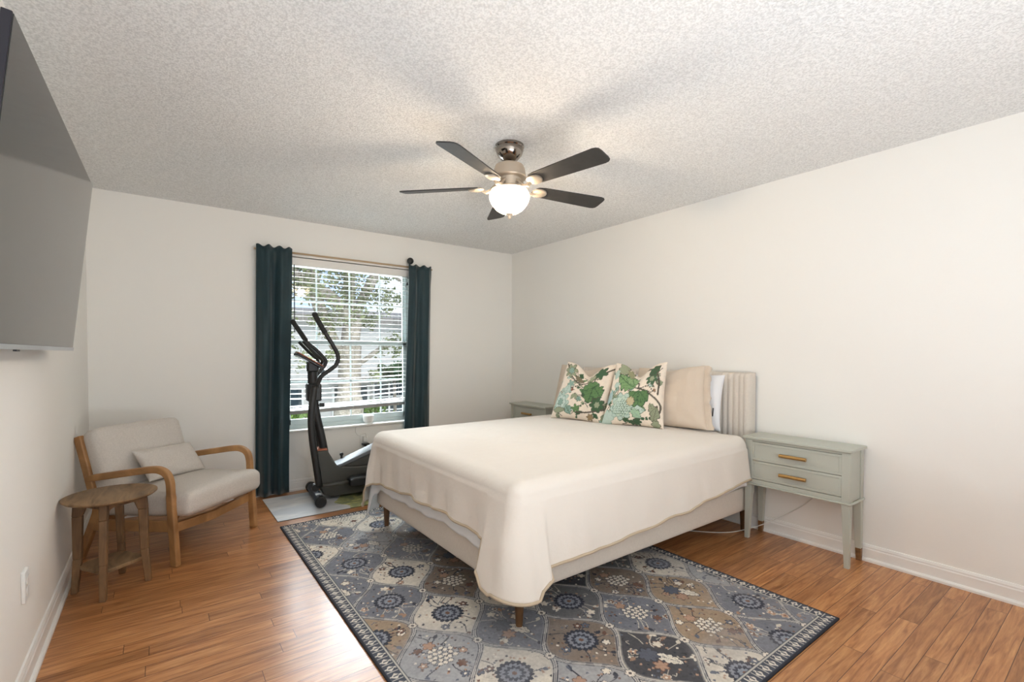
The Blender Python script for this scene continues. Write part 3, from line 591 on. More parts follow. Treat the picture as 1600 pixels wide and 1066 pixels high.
# ------------------------------------------------------------------ bed
BX0_, BX1_, BY0_, BY1_ = 1.245, 3.335, 1.640, 3.300
def bed():
    t = thing('bed', 'upholstered cream bed with channel tufted headboard and tapered wooden legs on the rug', 'bed', (2.3, 2.47, 0))
    inv = Matrix.Translation((-2.3, -2.47, 0))
    def rail(name, cx, cy, sx, sy):
        o = soft_box(sx, sy, .165, .018, 8).build(name, 'cream', t, smooth=True); o.location = Vector((cx, cy, .2475)) - Vector((2.3, 2.47, 0)); return o
    rail('foot_rail', BX0_+.03, (BY0_+BY1_)/2, .06, BY1_-BY0_)
    rail('side_rail', (BX0_+.06+BX1_)/2, BY0_+.03, BX1_-BX0_-.06, .06)
    rail('side_rail', (BX0_+.06+BX1_)/2, BY1_-.03, BX1_-BX0_-.06, .06)
    m = MB()
    for k in range(14):
        x = 1.36+k*.142; m.box(x, x+.07, BY0_+.06, BY1_-.06, .235, .25, inv)
    m.box(1.31, 3.33, 2.43, 2.50, .19, .235, inv).build('slat_base', 'legwood', t)
    for x, y, z0 in ((1.30, 1.685, .0095), (1.30, 3.245, .0095), (3.29, 1.685, 0), (3.29, 3.245, 0)):
        o = MB().lathe([(.0005, z0), (.0155, z0), (.024, .15), (.026, .168), (.0005, .17)], (x, y, 0), 24, None); o.v = [tuple(inv @ Vector(v)) for v in o.v]; lg = o.build('leg', 'legwood', t, smooth=True, auto=True)
        if x < 2 and y < 2:
            q = MB().sphere((x-.0165, y-.016, .127), .004, 10); q.v = [tuple(inv @ Vector(v)) for v in q.v]; q.build('screw_cap', 'whitepl', lg)
    # headboard: vertical channels with plain rounded border
    hy0, hy1, hz0, hz1 = 1.668, 3.335, .25, 1.112; nch = 38; bd = .045
    ys = []; ny = nch*8
    m = MB(); ny = nch*8+16; nz = 40; vs = []
    def prof(u, v):
        y = hy0+(hy1-hy0)*u; z = hz0+(hz1-hz0)*v
        cu = (y-hy0-bd)/((hy1-hy0-2*bd)/nch)
        ch_ = abs(math.sin(cu*PI)) if 0 < cu < nch else min(1, 1.0)
        rr = .035; ed = min(y-hy0, hy1-y); dz_ = hz1-z
        a = math.sqrt(max(0, 1-(1-min(1, ed/rr))**2)); c = math.sqrt(max(0, 1-(1-min(1, dz_/rr))**2))
        return Vector((3.405-.03-(.030+.013*ch_**.55)*min(a, c)-.004, y, z))
    for j in range(nz+1):
        v = 1-(1-j/nz)**1.0 if j < nz-8 else (nz-8)/nz+(1-(nz-8)/nz)*math.sin((j-nz+8)/8*PI/2)
        for i in range(ny+1): vs.append(prof(i/ny, v))
    nb = len(vs); 
    for j in range(nz+1):
        for i in (0, ny): vs.append(Vector((3.409, vs[j*(ny+1)+i].y, vs[j*(ny+1)+i].z)))
    fs = [(j*(ny+1)+i, (j+1)*(ny+1)+i, (j+1)*(ny+1)+i+1, j*(ny+1)+i+1) for j in range(nz) for i in range(ny)]
    for j in range(nz):
        fs.append((j*(ny+1), nb+j*2, nb+(j+1)*2, (j+1)*(ny+1))); fs.append((j*(ny+1)+ny, (j+1)*(ny+1)+ny, nb+(j+1)*2+1, nb+j*2+1))
    fs.append(tuple([nz*(ny+1)+i for i in range(ny+1)]+[nb+nz*2+1, nb+nz*2])); fs.append(tuple([i for i in range(ny, -1, -1)]+[nb, nb+1]))
    m.add([inv @ v for v in vs], fs).build('headboard', 'cream', t, smooth=True, auto=True)
bed()
mt = soft_box(2.02, 1.60, .345, .06, 10); o = mt.build('mattress', 'sheet', smooth=True); o.location = (2.315, 2.466, .4355-.0)
o.location.z = .2525+.1725; tag(o, 'white mattress of the large bed, mostly hidden under the cream blanket', 'mattress')
# draped bedclothes
def drape(name, material, x_foot, y_near, y_far, x_head, ztop, hem, extra, re, rc, thick, seed, wr):
    """hem(tag, pos)->z of the hem, extra(...)->outward flare at the hem"""
    P = []   # (point, normal, kind, grid index)
    rc = re; Nx = int((x_head-x_foot-rc)/.014); Ny = int((y_far-y_near-2*rc)/.014); nc = 16
    X = lambda i: x_foot+rc+(x_head-x_foot-rc)*i/Nx
    Yy = lambda j: y_near+rc+(y_far-y_near-2*rc)*j/Ny
    for i in range(Nx, 0, -1): P.append((Vector((X(i), y_near, 0)), Vector((0, -1, 0)), 'n', (i, 0)))
    for k in range(nc+1):
        a = PI/2*k/nc; P.append((Vector((x_foot+rc-rc*math.sin(a), y_near+rc-rc*math.cos(a), 0)), Vector((-math.sin(a), -math.cos(a), 0)), 'c', (0, 0)))
    for j in range(1, Ny): P.append((Vector((x_foot, Yy(j), 0)), Vector((-1, 0, 0)), 'f', (0, j)))
    for k in range(nc+1):
        a = PI/2*k/nc; P.append((Vector((x_foot+rc-rc*math.cos(a), y_far-rc+rc*math.sin(a), 0)), Vector((-math.cos(a), math.sin(a), 0)), 'd', (0, Ny)))
    for i in range(1, Nx+1): P.append((Vector((X(i), y_far, 0)), Vector((0, 1, 0)), 'g', (i, Ny)))
    vs = []; fs = []
    for i in range(Nx+1):
        for j in range(Ny+1):
            x, y = X(i), Yy(j); d = min(x-x_foot-re, y-y_near-re, y_far-re-y); e = sm(0, .3, d); g = sm(0, .1, d)
            z = ztop+.008*e+wr*g*(.25*noise.noise(Vector((x*3, y*2.0, seed)))+.16*abs(noise.noise(Vector((x*5+y*3, y*9, seed+9))))+.06*noise.noise(Vector((x*12, y*26, seed+5))))
            vs.append(Vector((x, y, z)))
    gid = lambda ij: ij[0]*(Ny+1)+ij[1]
    for i in range(Nx):
        for j in range(Ny): fs.append((gid((i, j)), gid((i+1, j)), gid((i+1, j+1)), gid((i, j+1))))
    n = len(P); na, nb = 9, 26; s = 0; hemline = []; cols = []
    for i, (p, nr, k, g) in enumerate(P):
        if i: s += (p-P[i-1][0]).length
        zh = hem(k, p, s); ex = extra(k, p, s); col = [gid(g)]
        for a in range(1, na+1):
            t = a/na*PI/2; q = p-nr*re*(1-math.sin(t)); col.append(len(vs)); vs.append(Vector((q.x, q.y, ztop-re*(1-math.cos(t)))))
        for b_ in range(1, nb+1):
            f = b_/nb; z = ztop-re+(zh-(ztop-re))*f; dep = (ztop-re-z)
            w = wr*(1.0 if k != 'n' else .45)*min(1, dep/.2)*(noise.noise(Vector((s*6+.9*dep, dep*1.2, seed)))+.28*noise.noise(Vector((s*15+2*dep, dep*2.5, seed+3))))
            q = p+nr*(max(-.004, w+.006)+ex*f**1.3); col.append(len(vs)); vs.append(Vector((q.x, q.y, z)))
            if b_ == nb: hemline.append(Vector((q.x, q.y, z)))
        cols.append(col)
    for A, B in zip(cols[:-1], cols[1:]):
        for j in range(len(A)-1):
            if A[j] == B[j]: fs.append((A[j], A[j+1], B[j+1]))
            else: fs.append((A[j], A[j+1], B[j+1], B[j]))
    o = MB().add(vs, fs).build(name, material, smooth=True, solid=thick)
    return o, hemline
def lerp_tab(tab, x):
    if x <= tab[0][0]: return tab[0][1]
    for (a, p), (b_, q) in zip(tab[:-1], tab[1:]):
        if x <= b_: return p+(q-p)*sm(0, 1, (x-a)/(b_-a))
    return tab[-1][1]
side_tab = [(1.28, .225), (1.360, .262), (1.372, .300), (1.6, .30), (1.82, .302), (2.1, .318), (2.36, .332), (2.7, .365), (2.98, .395), (3.2, .41)]
foot_tab = [(1.66, .195), (1.74, .205), (1.800, .262), (1.812, .385), (2.0, .402), (2.2, .404), (2.6, .392), (3.0, .365), (3.18, .345), (3.205, .34), (3.25, .24), (3.3, .20)]
def b_hem(k, p, s):
    if k == 'n': return lerp_tab(side_tab, p.x)+.002*math.sin(p.x*17)
    if k == 'c': return .203-.010*math.sin((p.x-1.215)*30)
    if k == 'f': return lerp_tab(foot_tab, p.y)+.005*math.sin(p.y*15)
    if k == 'd': return .175
    return .33
def b_ext(k, p, s):
    if k == 'n': return .024+.050*(1-sm(1.355, 1.378, p.x))
    if k == 'c': return .066
    if k == 'f': return .016+.056*(1-sm(1.79, 1.818, p.y))+.05*sm(3.19, 3.225, p.y)
    if k == 'd': return .075
    return .03
bl_o, hl = drape('blanket', 'blanket', 1.213, 1.600, 3.332, 3.162, .688, b_hem, b_ext, .075, .06, .006, 4, .030)
tag(bl_o, 'cream fleece blanket with a tan edge draped over the large bed', 'blanket')
MB().tube([p+Vector((0, 0, .001)) for p in hl], .0075, 6, flat=(1, 1)).build('edge_binding', 'blankettrim', bl_o, smooth=True)
def s_hem(k, p, s):
    if k == 'f': return lerp_tab([(1.66, .18), (1.80, .31), (2.2, .335), (2.5, .315), (2.9, .30), (3.15, .30), (3.22, .26), (3.28, .15)], p.y)+.004*math.sin(p.y*23)+.002*math.sin(p.y*51)
    if k == 'n': return lerp_tab([(1.28, .2), (1.36, .27), (1.6, .31), (2.2, .325), (2.3, .322), (2.34, .345), (3.2, .36)], p.x)-.002+.005*math.sin(p.x*19)
    if k == 'c': return .178+.02*math.sin(s*70)
    if k == 'd': return .105
    return .3
def s_ext(k, p, s):
    if k == 'f': return .004+.035*sm(3.2, 3.26, p.y)+.03*(1-sm(1.74, 1.80, p.y))
    if k == 'd': return .06
    if k == 'c': return .035
    return .012
sh_o, _ = drape('bed_sheet', 'sheet', 1.226, 1.612, 3.320, 3.160, .673, s_hem, s_ext, .07, .06, .003, 14, .014)
tag(sh_o, 'white bed sheet peeking out below the edge of the cream blanket', 'sheet')
# ------------------------------------------------------------------ pillows
def pillow_mesh(W, Hh, T, n=44, dent=0, conc=.08, seed=0, crease=.004, paint=None, dentw=.4, taper=0, shear=0):
    vs = []; idx = {}; fs = []; UV = []
    def q(i): return math.sin((i/n-.5)*PI)
    for sd in (1, -1):
        for i in range(n+1):
            for j in range(n+1):
                edge = i in (0, n) or j in (0, n)
                if sd == -1 and edge: idx[(sd, i, j)] = idx[(1, i, j)]; continue
                u, v = q(i), q(j)
                x = u*W/2*(1-taper*(v+1)/2)*(1-conc*(1-v*v)*abs(u)**2)+shear*(v+1)/2; z = v*Hh/2*(1-conc*(1-u*u)*abs(v)**2)
                th = ((1-u**2)*(1-v**2)); t = T/2*(max(0, th)**.42)
                t *= 1-.30*dent*math.exp(-(u/.28)**2)*sm(-.2, 1, v)*4
                z -= dent*math.exp(-(u/dentw)**2)*sm(-.1, 1, v)
                t += crease*noise.noise(Vector((u*4, v*4, seed+sd)))*min(1, th*4)+crease*.8*noise.noise(Vector((u*9, v*3, seed+sd*2)))*min(1, th*4)
                idx[(sd, i, j)] = len(vs); vs.append(Vector((x, -t*sd, z+Hh/2))); UV.append((u, v))
    for sd in (1, -1):
        for i in range(n):
            for j in range(n):
                f = (idx[(sd, i, j)], idx[(sd, i+1, j)], idx[(sd, i+1, j+1)], idx[(sd, i, j+1)]); fs.append(f if sd > 0 else f[::-1])
    mb = MB(); mb.v = [tuple(v) for v in vs]; mb.f = fs; mb.uv = UV; return mb
def place(o, base, yaw, lean, roll=0):    # local x = width, -y = front face, z = up
    o.matrix_world = Matrix.Translation(base) @ Matrix.Rotation(yaw, 4, 'Z') @ Matrix.Rotation(lean, 4, 'X') @ Matrix.Rotation(roll, 4, 'Y')
def print_paint(UV, variant):
    U = np.array([p[0] for p in UV]); V = np.array([p[1] for p in UV]); P = Paint(U, V, L_(232, 220, 205)); rr_ = random.Random(variant+11)
    gr, dg, aq, aqd, ol, ink = L_(100, 134, 90), L_(70, 96, 72), L_(186, 204, 194), L_(140, 168, 156), L_(150, 158, 132), L_(92, 88, 78)
    for k in range(34):
        px_, py_ = rr_.uniform(-.95, .95), rr_.uniform(-.95, .95); an = rr_.uniform(0, 6.28)
        P.line([(px_, py_), (px_+.12*math.cos(an+.4), py_+.12*math.sin(an+.4)), (px_+.25*math.cos(an), py_+.25*math.sin(an))], .013, ink)
        if k % 3: P.leaf(px_, py_, rr_.uniform(.16, .28), rr_.uniform(.045, .085), an+rr_.uniform(-.8, .8), rr_.choice([ol, dg, aqd, aq, gr]) if px_ > -.3 else rr_.choice([aq, aqd, ol]), dg, dg, 2)
        else: P.star(px_, py_, rr_.uniform(.05, .09), rr_.choice([5, 6, 7]), an, .45, rr_.choice([ol, dg, aqd, L_(150, 118, 96)]), ink, .14)
    if variant == 0:
        P.line([(-.9, .9), (-.5, .5), (0, .35), (.5, .55), (.95, .8)], .028, ink); P.line([(.05, -.95), (.1, -.6), (.3, -.35), (.2, 0), (-.1, .3)], .03, dg, .11)
        P.line([(-.55, -.05), (-.2, .15), (.1, .35), (.6, .45)], .03, ink, .09); P.line([(.0, -.75), (.4, -.72), (.95, -.55)], .026, ink)
        P.star(-.62, .70, .26, 7, .4, .45, ol, ink, .10); P.star(-.62, .70, .13, 6, .1, .4, aqd, ink, .12); P.leaf(-.35, .62, .4, .14, -.35, L_(128, 120, 98), ink, ink, 3)
        P.leaf(.62, .25, .62, .30, 3.75, gr, dg, dg, 3); P.leaf(.45, .10, .5, .26, 4.6, gr*.92, dg, dg, 3); P.leaf(.5, .12, .42, .22, 5.5, gr, dg, dg, 3)
        P.star(.55, .66, .24, 6, .2, .45, dg*1.15, ink, .12); P.star(.28, .55, .15, 6, .2, .45, ol, ink, .12); P.star(-.42, .22, .15, 5, .3, .55, aqd, ink, .1)
        P.star(-.68, -.45, .36, 9, 0, .30, aq, aqd, .08); P.star(-.68, -.45, .24, 8, 0, .2, L_(196, 212, 204), aqd, .14); P.star(-.68, -.45, .13, 8, .3, .3, aqd, ink, .1)
        P.leaf(-.55, -.15, .35, .12, 1.3, aq, aqd, aqd); P.leaf(-.40, -.55, .38, .13, -.9, aqd, dg, dg); P.leaf(-.90, -.75, .5, .1, .1, ol, ink)
        P.star(0, -.62, .15, 5, .6, .55, gr, ink, .1); P.star(.72, -.42, .24, 7, .3, .35, dg*1.1, ink, .12); P.star(.72, -.42, .1, 6, 0, .3, ol)
        P.leaf(-.15, -.12, .25, .06, 4.2, ol, ink); P.leaf(-.12, -.12, .22, .06, 5.0, ol, ink); P.star(.55, -.86, .12, 6, 0, .4, L_(150, 130, 100), ink, .15); P.star(-.3, .0, .06, 6, 0, .3, L_(140, 96, 80))
    else:
        P.line([(-.95, .15), (-.6, -.1), (-.3, -.35)], .02, ol); P.line([(.2, .18), (-.1, .35), (-.35, .55)], .026, ink); P.line([(.2, .18), (.5, .05), (.95, -.35), (.75, -.9)], .028, ink)
        P.line([(.2, .18), (.15, .5), (0, .62)], .024, ink); P.line([(.25, .2), (.5, .25), (.72, .05)], .024, ink, .08); P.line([(.35, .95), (.7, .7), (.85, .4), (.85, 0)], .028, ink); P.line([(.0, -.9), (.35, -.78), (.8, -.72)], .05, dg, .13)
        P.leaf(.05, .30, .75, .32, 2.75, L_(126, 160, 112), dg, dg, 4); P.leaf(.0, .45, .5, .22, 2.0, L_(140, 170, 124), dg, dg, 4)
        P.leaf(.20, .10, .62, .24, 4.8, gr, dg, dg, 3); P.leaf(.15, .05, .42, .20, 4.0, gr*.95, dg, dg, 3); P.leaf(.25, .05, .4, .18, 5.5, gr*.9, dg, dg, 3)
        P.star(.60, .48, .20, 6, .3, .5, dg*1.25, ink, .12); P.star(.60, .48, .09, 6, 0, .3, ol)
        P.star(-.30, -.42, .44, 9, .2, .30, aq, dg*1.2, .06); P.star(-.30, -.42, .33, 11, .2, .18, L_(190, 208, 192), aqd, .08)
        for a_ in range(-3, 4):
            for c_ in range(-3, 4):
                if a_*a_+c_*c_ < 10: P.star(-.32+a_*.085+.04*(c_ % 2), -.45+c_*.075, .042, 6, 0, .1, aq, dg*1.4, .28)
        P.star(-.02, -.25, .14, 8, 0, .3, L_(196, 184, 150), ink, .12); P.leaf(.0, -.55, .5, .14, .1, aq*1.05, dg, aqd, 2); P.leaf(.05, -.5, .42, .12, -.7, L_(160, 190, 160), dg, aqd, 2)
        P.leaf(-.8, .45, .38, .10, 1.3, aq, aqd, aqd); P.leaf(-.75, .2, .25, .08, .5, aq, aqd); P.leaf(-.92, -.35, .45, .12, 1.3, L_(170, 192, 196), aqd, aqd); P.star(-.80, -.80, .26, 7, 0, .3, aq, aqd, .1)
        P.star(-.55, .85, .22, 7, .2, .4, ol, ink, .12); P.star(-.25, .88, .14, 6, .2, .4, L_(148, 150, 120), ink, .12); P.leaf(.5, .62, .42, .14, .7, dg*1.1, ink, ink, 3); P.leaf(.62, -.30, .38, .11, 5.2, ol, ink, ink, 2)
        P.leaf(.72, -.85, .5, .13, 1.3, ol*.95, ink, ink, 2); P.star(.25, -.88, .13, 6, 0, .4, dg, ink, .1); P.star(.8, -.92, .13, 6, 0, .3, ol, ink, .15)
    P.c *= (.93+.14*vnoise(U*.5+1, V*.5+1, 60, 5, 2))[..., None]
    return P.c
pm = vcol_mat('botanical_print_linen', .9, bump=(420, .3, .002))
def print_cushion(base, yaw, lean, variant, label, dent, roll=0):
    mb = pillow_mesh(.50, .50, .165, 130, dent=dent, conc=.07, seed=variant+2, taper=(.05, .19)[variant], shear=(.065, .05)[variant]); UV = mb.uv
    me = bpy.data.meshes.new('throw_pillow'); me.from_pydata(mb.v, [], mb.f); colour_attr(me, print_paint(UV, variant)); me.materials.append(pm)
    me.polygons.foreach_set('use_smooth', [True]*len(me.polygons)); o = bpy.data.objects.new('throw_pillow', me); C.objects.link(o); place(o, base, yaw, lean, roll)
    tag(o, label, 'pillow', 'green botanical print cushions on the bed')
YAW = math.radians(-90)
print_cushion((2.745, 2.80, .690), YAW+math.radians(16), math.radians(-15), 0, 'green leaf print cushion farther from the camera, its right side behind the other print cushion', .105, math.radians(2))
print_cushion((2.855, 2.325, .690), YAW+math.radians(16), math.radians(-13), 1, 'green leaf print cushion closer to the camera, leaning on the beige pillow', .10, math.radians(-2))
def plain(name, base, yaw, lean, W, Hh, T, material, label, group, seed, dent=0, roll=0, cat='pillow', flange=0, taper=0):
    o = pillow_mesh(W, Hh, T, 44, dent=dent, conc=.05, seed=seed, crease=.007, taper=taper).build(name, material, smooth=True)
    place(o, base, yaw, lean, roll); tag(o, label, cat, group)
    if flange:
        m = MB(); n = 24; vs = []
        for sd in (0, 1):
            for k in range(n+1):
                z = Hh*k/n; c = W/2*(1-taper*k/n)*(1-.05*(1-(2*k/n-1)**2)); wv = .006*math.sin(k*1.1)+.004*math.sin(k*2.3)
                vs += [(c-.012, sd*.004-.002, z), (c+flange*.5, wv+sd*.004, z*1.0), (c+flange+.004*math.sin(k*1.7), wv*1.6+sd*.004, z-.012*(z/Hh))]
        N = 3*(n+1)
        fs = [(k*3+j, k*3+j+1, k*3+j+4, k*3+j+3) for k in range(n) for j in (0, 1)]; fs += [tuple(N+a for a in f)[::-1] for f in fs]
        for k in range(n): fs.append((k*3+2, N+k*3+2, N+k*3+5, k*3+5))
        m.add(vs, fs).build('flange', material, o, smooth=True)
    return o
plain('bed_pillow', (3.045, 2.165, .692), YAW+math.radians(8), math.radians(-17), .64, .475, .19, 'sham', 'beige pillow with a flanged edge closest to the right nightstand, standing behind the print cushion', 'beige pillows standing on the bed', 5, .03, flange=.045, taper=.16, roll=math.radians(-3))
plain('bed_pillow', (3.0, 3.01, .690), YAW+math.radians(3), math.radians(-14), .70, .465, .19, 'sham', 'beige pillow on the window side of the bed, behind the farther print cushion', 'beige pillows standing on the bed', 8, .04, taper=.05)
wp = plain('bed_pillow', (3.215, 2.20, .692), YAW, math.radians(-8), .76, .405, .155, 'whitep', 'white pillow with a small dark tag between the beige pillow and the headboard', 'white pillows against the headboard', 12, .02)
MB().box(.335, .342, -.048, -.044, .10, .16).build('care_tag', 'black', wp)
plain('bed_pillow', (3.215, 2.93, .692), YAW, math.radians(-8), .72, .38, .12, 'whitep', 'white pillow against the headboard on the window side, almost hidden by other pillows', 'white pillows against the headboard', 15, .02)
# ------------------------------------------------------------------ nightstands
def nightstand(y0, y1, label):
    t = thing('nightstand', label, 'nightstand', (3.29, (y0+y1)/2, 0), 0, 'sage green nightstands beside the bed')
    w = (y1-y0)/2; xf, xr = 3.185-3.29, 3.402-3.29      # front, rear
    zt, zb = .695, .382
    MB().box(xf-.016, xr+.012, -w-.012, w+.012, zt-.018, zt).build('top', 'sage', t, bevel=.004)
    m = MB(); m.box(xf+.012, xr, -w+.006, -w+.02, zb, zt-.018).box(xf+.012, xr, w-.02, w-.006, zb, zt-.018).box(xr-.012, xr-.002, -w+.02, w-.02, zb, zt-.018).box(xf+.03, xr-.012, -w+.02, w-.02, zb, zb+.012)
    m.box(xf+.002, xf+.02, -w+.04, w-.04, zt-.034, zt-.018).box(xf+.002, xf+.02, -w+.04, w-.04, zb, zb+.026).build('case', 'sage', t, bevel=.001)
    MB().box(xf+.018, xf+.022, -w+.04, w-.04, zb+.026, zt-.034).build('shadow_gap', 'gap', t)
    m = MB(); e = .009
    m.box(xf-e, xf+.012, -w-e, w+e, zb-.012, zb).box(xf+.012, xr+.004, -w-e, -w+.004, zb-.012, zb).box(xf+.012, xr+.004, w-.004, w+e, zb-.012, zb).build('lower_moulding', 'sage', t, bevel=.004)
    zA, zB, zC = zb+.029, (zb+.026+zt-.034)/2, zt-.037
    for a, c in ((zA, zB-.0015), (zB+.0015, zC)):
        ya, yb = -w+.0435, w-.0435; d = MB(); fx = xf+.004
        d.box(fx+.004, fx+.014, ya, yb, a, c)
        bw = .016
        d.box(fx, fx+.004, ya, yb, a, a+bw).box(fx, fx+.004, ya, yb, c-bw, c).box(fx, fx+.004, ya, ya+bw, a+bw, c-bw).box(fx, fx+.004, yb-bw, yb, a+bw, c-bw)
        dr = d.build('drawer', 'sage', t, bevel=.0012)
        zc = (a+c)/2; h = MB().tube([(fx-.024, -.078, zc), (fx-.024, .078, zc)], .011, 14)
        for yy in (-.055, .055): h.tube([(fx-.024, yy, zc), (fx+.004, yy, zc)], .005, 10)
        h.build('handle', 'brass', dr, smooth=True, auto=True)
    for sx, x in ((1, xf), (-1, xr)):
        for sy in (-1, 1):
            y = sy*w; tw, bw = .044, .026
            def ring(z, ww):
                xa, xb = (x, x+ww*sx); ya, yb = (y, y-ww*sy); xa, xb = sorted((xa, xb)); ya, yb = sorted((ya, yb)); return [(xa, ya, z), (xb, ya, z), (xb, yb, z), (xa, yb, z)]
            lo = .075 if sx < 0 else 0
            m = MB(); m.hexa(ring(zb, tw), ring(zt-.018, tw)); q = bw+(tw-bw)*lo/(zb-.012); m.hexa(ring(lo, q), ring(zb, tw)); lg = m.build('leg', 'sage', t, bevel=.0015)
            if lo: MB().hexa(ring(0, bw), ring(lo, q)).build('leg_tip', 'sock', lg, bevel=.001)
    return t
nightstand(1.012, 1.622, 'sage green two drawer nightstand near the camera, right of the bed')
nightstand(3.690, 4.290, 'sage green nightstand in the far corner behind the bed, below the window wall')
# ------------------------------------------------------------------ armchair
def armchair():
    S = Vector((.723, .69, 0)).normalized(); B = Vector((-.69, .723, 0)).normalized()
    ang = math.atan2(S.y, S.x)
    t = thing('armchair', 'oak armchair with oat fabric cushions in the corner left of the window', 'armchair', (.059, 3.373, 0), ang)   # local x = width, y = back
    W = .645
    for s_ in (0, 1):
        x = s_*W
        path = bez([(x, -.012, .0), (x, -.002, .16), (x, .008, .30), (x, .014, .42), (x, .018, .485), (x, .036, .532), (x, .075, .556), (x, .14, .560), (x, .30, .535), (x, .45, .510), (x, .595, .486)], 5)
        m = MB(); hs = []
        for i, p in enumerate(path): hs.append(.046 if p.z < .40 and i < 25 else .040)
        m.sqtube(path, .034, hs, (1, 0, 0)); m.build('front_leg_and_arm', 'oak', t, bevel=.007, seg=3)
    for s_ in (0, 1):
        x = s_*W+(-.0 if s_ == 0 else 0)
        m = MB(); m.sqtube(bez([(x, .655, .738), (x, .60, .56), (x, .548, .385), (x, .525, .30), (x, .58, .16), (x, .655, .0)], 5), .030, [.050]*11+[.05]*15, (1, 0, 0))
        m.build('back_post', 'oak', t, bevel=.006)
    for s_ in (0, 1):
        m = MB(); x = s_*W; m.sqtube([(x, .0, .235), (x, .27, .222), (x, .545, .21)], .026, .065, (1, 0, 0)); m.build('side_rail', 'oak', t, bevel=.004)
    m = MB().sqtube([(0.0, .028, .215), (W/2, .026, .195), (W, .028, .215)], .03, .055, (0, 1, 0)); m.build('front_rail', 'oak', t, bevel=.004)
    MB().box(.0, W, .53, .555, .20, .26).build('rear_rail', 'oak', t, bevel=.004); MB().box(0, W, .63, .65, .64, .70).build('back_rail', 'oak', t, bevel=.004)
    def fn(q, p):
        y = q.y+.235; q.z += -.030*(y/.6)+.022; q.z -= .012*(abs(p[0])**3)*(p[2] > 0); return q
    o = soft_box(.625, .66, .155, .045, 14, (0, .008, .016), fn).build('seat_cushion', 'boucle', t, smooth=True); o.location = (W/2, .235, .335)
    o = soft_box(.605, .125, .41, .045, 14, (0, .022, .008)).build('back_cushion', 'boucle', t, smooth=True)
    o.location = (W/2-.018, .545, .578); o.rotation_euler = (math.radians(-17), 0, 0)
    return t, S, B
ch, S_, B_ = armchair()
cu = pillow_mesh(.43, .225, .11, 36, 0, .06, 3, .005).build('lumbar_cushion', 'boucle', smooth=True)
base = Vector((.059, 3.373, 0))+S_*.345+B_*.300; base.z = .436
place(cu, base, math.atan2(S_.y, S_.x)+math.radians(2), math.radians(-36), math.radians(3))
tag(cu, 'small oat fabric lumbar cushion resting on the seat of the armchair', 'cushion')
# ------------------------------------------------------------------ side table
def side_table():
    t = thing('side_table', 'round weathered wood side table with a lower shelf beside the armchair', 'side table', (-.210, 3.268, 0), math.radians(0))
    hz = .498
    MB().lathe([(.0005, hz-.022), (.162, hz-.022), (.186, hz-.016), (.198, hz-.006), (.198, hz), (.194, hz+.002), (.0005, hz)], n=72).build('top', 'rustic', t, smooth=True, auto=True)
    cen = (-.210, 3.268); feet = [(-.362, 3.290), (-.236, 3.098), (-.056, 3.246), (-.176, 3.440)]
    for fx, fy in feet:
        d = Vector((fx-cen[0], fy-cen[1], 0)); L = d.length; d.normalize(); sd = Vector((-d.y, d.x, 0))
        def R(r, z, wo, wi, wt): c = d*r; return [c+d*wo-sd*wt+Vector((0, 0, z)), c+d*wo+sd*wt+Vector((0, 0, z)), c-d*wi+sd*wt+Vector((0, 0, z)), c-d*wi-sd*wt+Vector((0, 0, z))]
        m = MB(); top = .132
        m.hexa(R(L, 0, .013, .015, .014), R(L-.015, .18, .017, .019, .0155)); m.hexa(R(L-.015, .18, .017, .019, .0155), R(top+.006, .40, .019, .024, .0165)); m.hexa(R(top+.006, .40, .019, .024, .0165), R(top, hz-.022, .02, .045, .0165))
        m.build('leg', 'rustic2', t, bevel=.004)
    # curved aprons between legs
    m = MB()
    for k in range(4):
        a = Vector((feet[k][0]-cen[0], feet[k][1]-cen[1], 0)).normalized()*.118; b_ = Vector((feet[(k+1) % 4][0]-cen[0], feet[(k+1) % 4][1]-cen[1], 0)).normalized()*.118
        d = (b_-a).normalized(); nn = Vector((-d.y, d.x, 0))*.009; n = 16; vs = []
        for i in range(n+1):
            u = i/n; p = a.lerp(b_, u); e = abs(2*u-1); zl = hz-.022-.028-.035*max(0, (e-.55)/.45)**2
            vs += [p-nn+Vector((0, 0, zl)), p+nn+Vector((0, 0, zl)), p+nn+Vector((0, 0, hz-.022)), p-nn+Vector((0, 0, hz-.022))]
        m.add(vs, [(i*4+j, i*4+(j+1) % 4, (i+1)*4+(j+1) % 4, (i+1)*4+j) for i in range(n) for j in range(4)]+[(3, 2, 1, 0), tuple(range(n*4, n*4+4))])
    m.build('apron', 'rustic2', t)
    sh = [];
    for k in range(48):
        a = 2*PI*k/48+.05; r = .118*(1+.10*math.cos(4*(a-math.radians(170)))); sh.append((r*math.cos(a), r*math.sin(a)))
    MB().prism(sh, .125, .143, 'z').build('shelf', 'rustic', t, bevel=.003)
side_table()
